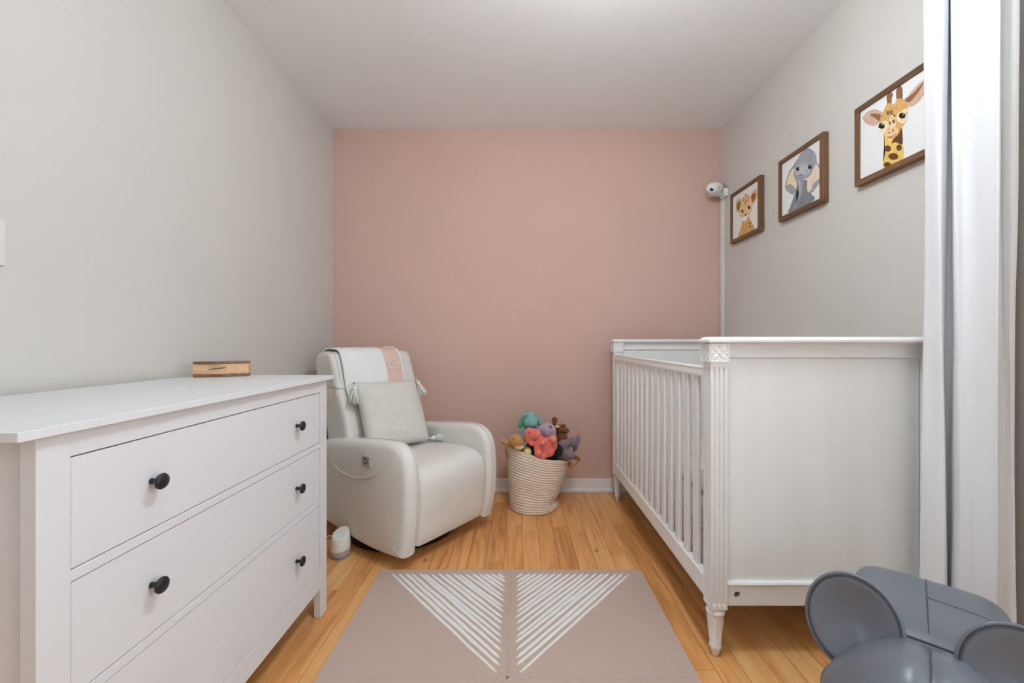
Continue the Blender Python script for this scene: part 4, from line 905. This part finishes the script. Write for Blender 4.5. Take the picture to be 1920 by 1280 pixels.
# ================================================================ FRAMED PRINTS ON THE RIGHT WALL
ARTC = {'tan': S(214, 176, 128, 0.84), 'tan2': S(206, 160, 100, 0.84), 'brown': S(146, 100, 56, 0.84), 'brown2': S(138, 96, 66, 0.84), 'peach': S(222, 186, 142, 0.84), 'cream': S(238, 230, 216, 0.84), 'cream2': S(226, 206, 168, 0.84), 'dark': S(98, 62, 38, 0.84),
        'black': (0.015, 0.012, 0.012), 'grey': S(154, 154, 158, 0.84), 'grey2': S(128, 129, 136, 0.84), 'greyl': S(176, 176, 180, 0.84), 'blush': S(224, 202, 182, 0.84), 'blush2': S(196, 164, 144, 0.84), 'yel': S(222, 182, 98, 0.84), 'ochre': S(204, 158, 96, 0.84)}
def art_mat(k):
    c = ARTC[k]
    return mat('ink_' + k, c, 0.75, 0.25, 0.09 if k != 'black' else 0.0, 70)
def framed(key, label, y_far, y_near, z0=1.765, z1=2.10):
    yc = (y_far + y_near) / 2
    hw, hh, bw, dp = abs(y_far - y_near) / 2, (z1 - z0) / 2, 0.0235, 0.027
    r = thing('framed_print', label, 'picture', (XR - 0.002, yc, (z0 + z1) / 2), 0, 'animal prints on the right wall')
    for s in (-1, 1):
        obj('frame_bar', B(-dp, 0, -hw, hw, s * hh - (bw if s > 0 else 0), s * hh + (bw if s < 0 else 0)), M_FRAME, r, bevel=0.0012, local=True)
        obj('frame_bar', B(-dp, 0, s * hw - (bw if s > 0 else 0), s * hw + (bw if s < 0 else 0), -hh + bw, hh - bw), M_FRAMEV, r, bevel=0.0012, local=True)
    obj('paper', B(-0.020, -0.002, -hw + bw, hw - bw, -hh + bw, hh - bw), M_PAPER, r, local=True)
    bm = bmesh.new(); slots = {}; mats = []
    lim = (bw / (2 * hw) + 0.002, bw / (2 * hh) + 0.002)
    for i, (c, pts) in enumerate(ART[key]):
        if c not in slots: slots[c] = len(mats); mats.append(art_mat(c))
        P = catmull([(u, v, 0) for u, v in pts], 4 if len(pts) > 5 else 2, True)
        x = -0.0202 - 0.00006 * i
        vs = []
        for p in P:
            u = min(max(p.x, lim[0]), 1 - lim[0]); v = min(max(p.y, lim[1]), 1 - lim[1])
            q = (x, hw - u * 2 * hw, -hh + v * 2 * hh)
            if not vs or (Vector(q) - vs[-1].co).length > 1e-5: vs.append(bm.verts.new(q))
        if len(vs) > 2:
            f = bm.faces.new(vs); f.material_index = slots[c]
    bmesh.ops.triangulate(bm, faces=bm.faces[:])
    for f in bm.faces:
        f.normal_update()
        if f.normal.x > 0: f.normal_flip()
    o = obj('print', bm, None, r, local=True, recalc=False)
    for m in mats: o.data.materials.append(m)
    o['label'] = 'watercolour animal portrait on white paper'
    return r
framed('lion', 'baby lion portrait in a brown wooden frame beside the baby monitor', 2.782, 2.442)
framed('elephant', 'baby elephant portrait in a brown wooden frame between lion and giraffe', 2.27, 1.937)
framed('giraffe', 'baby giraffe portrait in a brown wooden frame beside the curtain', 1.757, 1.42)

# ---------------------------------------------------------------- baby monitor camera in the corner
mon = thing('baby_monitor', 'white baby monitor camera on a small bracket in the pink wall corner', 'camera', (1.42, 2.90, 2.145))
c0 = at(1339, 353, 2.88)
dirv = Vector((-0.88, -0.44, -0.13)).normalized()
q = dirv.to_track_quat('X', 'Z').to_matrix().to_4x4()
def mrev(prof, m=None):
    bm = lathe(prof, 32); bm.transform(Matrix.Translation(c0) @ q @ Matrix.Rotation(PI / 2, 4, 'Y')); return bm
shell = obj('shell', mrev([(0.036, -0.045), (0.040, -0.035), (0.042, -0.01), (0.041, 0.015), (0.037, 0.032), (0.030, 0.045), (0.020, 0.054), (0.010, 0.058), (0.001, 0.059)]), M_WHITEP, mon, smooth=True)
obj('rear_shell', mrev([(0.001, -0.078), (0.020, -0.077), (0.033, -0.068), (0.0385, -0.0455), (0.036, -0.044)]), M_GREYP, mon, smooth=True)
lp = c0 + Vector((-0.030, -0.033, -0.018))
bm = ellipsoid(bmesh.new(), (0, 0, 0), (0.017, 0.010, 0.013), u=24, v=16); bm.transform(Matrix.Translation(lp) @ Matrix.Rotation(-0.15, 4, 'Y'))
obj('lens', bm, M_LENS, mon, smooth=True)
obj('sensor', ellipsoid(bmesh.new(), c0 + Vector((0.012, -0.043, -0.008)), (0.004, 0.002, 0.006)), M_GREYP, mon, smooth=True)
obj('shelf', B(1.362, XR, 2.855, 2.92, 2.1385, 2.1425), M_WHITEP, mon, bevel=0.0015)
obj('bracket', B(1.455, XR, 2.862, 2.93, 2.125, 2.18), M_WHITEP, mon, bevel=0.004)
obj('stem', tube([(c0.x + 0.03, 2.90, 2.141), (c0.x + 0.03, 2.895, c0.z - 0.02)], 0.010, 12), M_WHITEP, mon, smooth=True)
cv = obj('cord_cover', B(XR - 0.007, XR, 2.915, 2.958, 0.10, 2.125), mat('cord_cover_paint', S(203, 208, 210), 0.4, 0.5), bevel=0.002)
tag(cv, 'slim white cord cover running down the wall corner below the monitor', 'cord cover')

# ================================================================ CURTAIN
plan_top = [(1.462, 1.375), (1.425, 1.380), (1.374, 1.370), (1.360, 1.335), (1.352, 1.297), (1.372, 1.304), (1.404, 1.330), (1.407, 1.320), (1.381, 1.292), (1.366, 1.272), (1.378, 1.262), (1.380, 1.235), (1.371, 1.195), (1.360, 1.158), (1.354, 1.146), (1.372, 1.160), (1.392, 1.172), (1.398, 1.160), (1.404, 1.150), (1.420, 1.158), (1.452, 1.200)]
plan_bot = [(1.462, 1.370), (1.418, 1.384), (1.356, 1.370), (1.346, 1.335), (1.345, 1.292), (1.366, 1.300), (1.404, 1.332), (1.406, 1.318), (1.384, 1.288), (1.377, 1.262), (1.386, 1.248), (1.380, 1.222), (1.368, 1.188), (1.358, 1.158), (1.352, 1.146), (1.370, 1.160), (1.390, 1.172), (1.396, 1.160), (1.402, 1.150), (1.418, 1.158), (1.450, 1.200)]
NZ = 48
bm = bmesh.new(); V = []
ct = catmull([(x, y, 0) for x, y in plan_top], 9); cb_ = catmull([(x, y, 0) for x, y in plan_bot], 9)
for k in range(NZ + 1):
    z = 0.015 + (2.44 - 0.015) * k / NZ; f = k / NZ
    row = []
    for i, (p, q2) in enumerate(zip(cb_, ct)):
        v = p.lerp(q2, f ** 0.8)
        wv = 0.0035 * math.sin(z * 3.1 + i * 0.16) + 0.0025 * noise.noise(Vector((i * 0.09, z * 3.2, 4.0)))
        row.append(bm.verts.new((min(v.x + wv, XR - 0.006), v.y + 0.003 * math.sin(z * 2.3 + i * 0.11), z)))
    V.append(row)
for a in range(NZ):
    for i in range(len(V[0]) - 1): bm.faces.new((V[a][i], V[a][i + 1], V[a + 1][i + 1], V[a + 1][i]))
cu = thing('curtain', 'white floor-length curtain panel hanging on the right wall beside the crib', 'curtain', (1.40, 1.27, 0.015))
o = obj('panel', bm, M_CURT, cu, smooth=True)
s = o.modifiers.new('solid', 'SOLIDIFY'); s.thickness = 0.0025; s.offset = 0
rod = thing('curtain_rod', 'slim metal curtain rod above the window', 'curtain rod', (1.405, 0.4, 2.45))
obj('rod', tube([(1.405, -0.85, 2.452), (1.405, 1.47, 2.452)], 0.010, 16), M_ROD, rod, smooth=True)
for y in (-0.87, 1.49): obj('finial', ellipsoid(bmesh.new(), (1.405, y, 2.452), (0.02, 0.024, 0.02)), M_ROD, rod, smooth=True)
for y in (-0.75, 1.44): obj('bracket', (lambda b: (tube([(1.405, y, 2.44), (XR, y, 2.44)], 0.006, 8, bm=b), box(b, XR - 0.004, XR, y - 0.015, y + 0.015, 2.40, 2.48))[0])(bmesh.new()), M_ROD, rod)

# ================================================================ ELEPHANT STOOL
EA = math.radians(-44.1)
st = thing('elephant_stool', 'slate grey vinyl elephant footstool with round piped ears near the curtain', 'footstool', (0.861 + 0.16 * 0.696, 0.851 + 0.16 * 0.718, 0), EA)
def spart(name, bm, m, parent=None, **k):
    return obj(name, loc(bm, -0.16), m, parent or st, local=True, **k)
def superblock(x, y0, y1, z0, z1, e=4.0, n=40, mrows=24):
    rings = []
    yc, hy = (y0 + y1) / 2, (y1 - y0) / 2; zc, hz = (z0 + z1) / 2, (z1 - z0) / 2
    for k in range(mrows + 1):
        ph = -PI / 2 + PI * k / mrows
        sz = math.copysign(abs(math.sin(ph)) ** (2 / e), math.sin(ph)); cr = abs(math.cos(ph)) ** (2 / e)
        r = []
        for i in range(n):
            th = 2 * PI * i / n; c, s = math.cos(th), math.sin(th)
            r.append((x * cr * math.copysign(abs(c) ** (2 / e), c), yc + hy * cr * math.copysign(abs(s) ** (2 / e), s), zc + hz * sz))
        rings.append(r)
    return loft(rings)
sbody = spart('body', superblock(0.150, -0.03, 0.330, 0.07, 0.490, 6.0, 72, 48), M_VINYL, smooth=True)
# panel seams on the back of the elephant
def seam(pts, r=0.0022, parent=None, m=None):
    return spart('seam', tube(pts, r, 6), m or M_SEAM, parent or sbody, smooth=True)
def back_z(x, y):
    return 0.28 + 0.21 * max(0.0, 1 - abs(x / 0.150) ** 6 - abs((y - 0.15) / 0.18) ** 6) ** (1 / 6)
def on_back(pts):
    P = []
    for (xa, ya), (xb, yb) in zip(pts, pts[1:]):
        P += [(xa + (xb - xa) * k / 10, ya + (yb - ya) * k / 10) for k in range(10)]
    return [(x, y, back_z(x, y)) for x, y in P + [pts[-1]]]
seam(on_back([(0, -0.02), (0, 0.3294)]), 0.0016)
seam(on_back([(0.0, 0.165), (0.1494, 0.150)]), 0.0014)
seam(on_back([(0.0, -0.006), (0.148, -0.006)]), 0.0022)
seam(on_back([(0.0, -0.006), (-0.148, -0.006)]), 0.0022)
bm = bmesh.new(); ellipsoid(bm, (0, -0.085, 0.345), (0.172, 0.135, 0.150), u=64, v=48)
for v in bm.verts:   # gathers radiating from the crown seam
    a_ = math.atan2(v.co.z - 0.335, v.co.x)
    g = 0.0028 * math.sin(a_ * 34) * math.exp(-((v.co.y + 0.02) / 0.06) ** 2)
    g += -0.010 * math.exp(-(v.co.x / 0.02) ** 2) * (v.co.z > 0.335)
    d_ = (v.co - Vector((0, -0.085, 0.345))).normalized(); v.co += d_ * g
    v.co.x *= 1 - 0.22 * max(0, (v.co.z - 0.36) / 0.135) ** 0.8
hd_ = spart('head', bm, M_VINYL, smooth=True)
spart('seam', tube([(0, -0.085 - 0.127 * math.sin(a_), 0.346 + 0.141 * math.cos(a_)) for a_ in [-0.45 + 1.5 * k / 16 for k in range(17)]], 0.0013, 6), M_SEAM, hd_, smooth=True)
spart('trunk', tube(catmull([(0, -0.19, 0.33), (0, -0.235, 0.28), (0, -0.255, 0.20), (0, -0.26, 0.12), (0, -0.285, 0.06)], 6), [0.075 - 0.0018 * i for i in range(25)], 20), M_VINYL, hd_, smooth=True)
for sx in (-1, 1):
    spart('eye', ellipsoid(bmesh.new(), (sx * 0.085, -0.195, 0.375), (0.012, 0.008, 0.012)), M_EYE, hd_, smooth=True)
    # ear: a shallow round cushion standing up from the crown seam, rim piped
    bm = bmesh.new(); NE = 48; NR = 12; R0 = 0.100
    def ear_pt(r, th, side):
        x = r * R0 * 0.86 * math.cos(th); z = r * R0 * 0.99 * math.sin(th)
        # fold pinched at the inner lower corner where the ear is sewn on
        fa = math.radians(-62) if sx < 0 else math.radians(242)
        w_ = math.cos(th - fa)
        fold = 0.030 * math.exp(-((math.sin(th - fa) * r) / 0.16) ** 2) * max(0, w_) * r
        dish = 0.030 * (r * r) - 0.020
        y = -dish * 0.9 + side * 0.014 * math.sqrt(max(0, 1 - r ** 4)) - fold * 0.8
        return Vector((x, y, z))
    for side in (-1, 1):
        rr = []
        for k in range(NR + 1):
            r = k / NR
            rr.append([ear_pt(r, 2 * PI * i / NE, side) for i in range(NE)])
        loft(rr, True, False, bm)
    bmesh.ops.remove_doubles(bm, verts=bm.verts[:], dist=0.0003)
    EM = Matrix.Translation((sx * 0.122, -0.012, 0.462)) @ Matrix.Rotation(math.radians(sx * 6), 4, 'Z') @ Matrix.Rotation(math.radians(-16), 4, 'X')
    bm.transform(EM)
    ear = spart('ear', bm, M_VINYL, smooth=True)
    pb_ = tube([EM @ (ear_pt(1.0, 2 * PI * i / 64, 1) * 1.0) for i in range(64)], 0.0042, 8, True)
    spart('piping', pb_, M_VINYL, ear, smooth=True)
    pb_ = tube([EM @ (ear_pt(0.955, 2 * PI * i / 64, -1) + Vector((0, -0.001, 0))) for i in range(64)], 0.0012, 6, True)
    spart('stitching', pb_, M_SEAM, ear, smooth=True)
for x, y in ((-0.095, 0.0), (0.095, 0.0), (-0.095, 0.26), (0.095, 0.26)):
    spart('leg', lathe([(0.048, 0.0), (0.052, 0.01), (0.050, 0.10), (0.046, 0.14)], 28, (x, y, 0)), M_VINYL, smooth=True)

# ================================================================ FOAM PLAY MAT
TH = 0.011; SEAMX = -0.031; TW = 0.620; Y1, Y0 = 1.943, 1.318
def tooth_line(a, b, fixed, axis, amp=0.0045, per=0.031, gap=0.0004, sg=1):
    n_ = max(2, int(round(abs(b - a) / per))); pts = []
    for i in range(n_):
        t0 = a + (b - a) * i / n_; t1 = a + (b - a) * (i + 1) / n_; w_ = (t1 - t0)
        s = amp if i % 2 == 0 else -amp
        for f in (0.06, 0.94): pts.append((t0 + w_ * f, fixed + s + sg * gap))
    return [(q_, p_) if axis == 'Y' else (p_, q_) for p_, q_ in pts]
def rnd(cx_, cy_, a0, r=0.018, n_=5):
    return [(cx_ + r * math.cos(a0 + PI / 2 * i / n_), cy_ + r * math.sin(a0 + PI / 2 * i / n_)) for i in range(n_ + 1)]
def tile(left, front):
    xo = SEAMX - TW if left else SEAMX + TW
    ya, yb = (Y0, Y1) if not front else (Y0 - 0.615, Y0)
    o_ = []
    if left:   # anticlockwise from the outer lower corner
        o_ += [(xo, ya)] + tooth_line(xo + 0.02, SEAMX - 0.003, ya, 'X', sg=1 if not front else 0) + tooth_line(ya + 0.006, yb - 0.004, SEAMX, 'Y', sg=-1)
        o_ += ([(SEAMX - 0.0007, yb)] + rnd(xo + 0.018, yb - 0.018, PI / 2) if not front else tooth_line(SEAMX - 0.003, xo + 0.02, yb, 'X', sg=-1)[::1] + [(xo, yb)])
    else:
        o_ += tooth_line(SEAMX + 0.003, xo - 0.02, ya, 'X', sg=1 if not front else 0) + [(xo, ya)]
        o_ += (rnd(xo - 0.018, yb - 0.018, 0) + [(SEAMX + 0.0007, yb)] if not front else [(xo, yb)] + tooth_line(xo - 0.02, SEAMX + 0.003, yb, 'X', sg=-1))
        o_ += tooth_line(yb - 0.004, ya + 0.006, SEAMX, 'Y', amp=-0.0045, sg=1)
    bm = bmesh.new()
    lo = [bm.verts.new((x, y, 0.0003)) for x, y in o_]; hi = [bm.verts.new((x, y, TH)) for x, y in o_]
    n_ = len(o_)
    for i in range(n_):
        k = (i + 1) % n_; bm.faces.new((lo[i], lo[k], hi[k], hi[i]))
    bm.faces.new(hi); bm.faces.new(lo[::-1])
    return bm, (xo + SEAMX) / 2, (ya + yb) / 2
rs = random.Random(11)
for left in (True, False):
    bm, cx_, cy_ = tile(left, False)
    r = thing('foam_mat_tile', 'pink foam play mat tile with white diagonal stripes on the ' + ('dresser side' if left else 'crib side'), 'play mat', (cx_, cy_, 0))
    obj('tile', bm, M_MAT, r)
    K = 17
    for k in range(K):
        f = k / K
        xa = -0.588 + f * 0.53 + rs.uniform(-0.003, 0.003); ya = 1.911 + rs.uniform(-0.004, 0.002)
        xb = -0.058 + rs.uniform(-0.003, 0.004); yb = 1.334 + f * 0.576 + rs.uniform(-0.003, 0.003)
        if k == 0: xb -= 0.012; yb += 0.004
        a_, b_ = Vector((xa, ya, 0)), Vector((xb, yb, 0))
        d_ = (b_ - a_); L_ = d_.length; d_.normalize(); nn = Vector((-d_.y, d_.x, 0))
        m_ = max(8, int(L_ / 0.02)); up, dn = [], []
        wmax = min(0.0082, 0.0050 + L_ * 0.03)
        for i in range(m_ + 1):
            t_ = i / m_; wdt = wmax * (0.70 + 0.30 * math.sin(PI * min(1, t_ * 1.1)) + 0.16 * noise.noise(Vector((t_ * L_ * 18, k * 3.7, 1 if left else 9))))
            e_ = min(t_, 1 - t_) * L_
            wdt *= math.sqrt(max(0.02, 1 - max(0, 1 - e_ / 0.010) ** 2)) if k else math.sqrt(max(0.03, 1 - max(0, 1 - e_ / 0.03) ** 2)) * 0.75
            wob = 0.0022 * noise.noise(Vector((t_ * L_ * 9, k * 1.9, 5 if left else 2)))
            c_ = a_ + d_ * (L_ * t_) + nn * wob
            up.append(c_ + nn * wdt); dn.append(c_ - nn * wdt)
        outline = up + dn[::-1]
        if not left: outline = [Vector((2 * SEAMX - p.x, p.y, 0)) for p in outline]
        bm = bmesh.new()
        hi = [bm.verts.new((p.x, p.y, TH + 0.0006)) for p in outline]; lo = [bm.verts.new((p.x, p.y, TH - 0.0005)) for p in outline]
        nv = len(hi); h2 = nv // 2
        for i in range(h2 - 1): bm.faces.new((hi[i], hi[i + 1], hi[nv - 2 - i], hi[nv - 1 - i]))
        for i in range(nv): bm.faces.new((hi[i], hi[(i + 1) % nv], lo[(i + 1) % nv], lo[i]))
        obj('stripe', bm, M_STRIPE, r)
for left in (True, False):
    bm, cx_, cy_ = tile(left, True)
    r = thing('foam_mat_tile', 'plain pink foam play mat tile joined below the striped one on the ' + ('dresser side' if left else 'crib side'), 'play mat', (cx_, cy_, 0))
    obj('tile', bm, M_MAT, r)
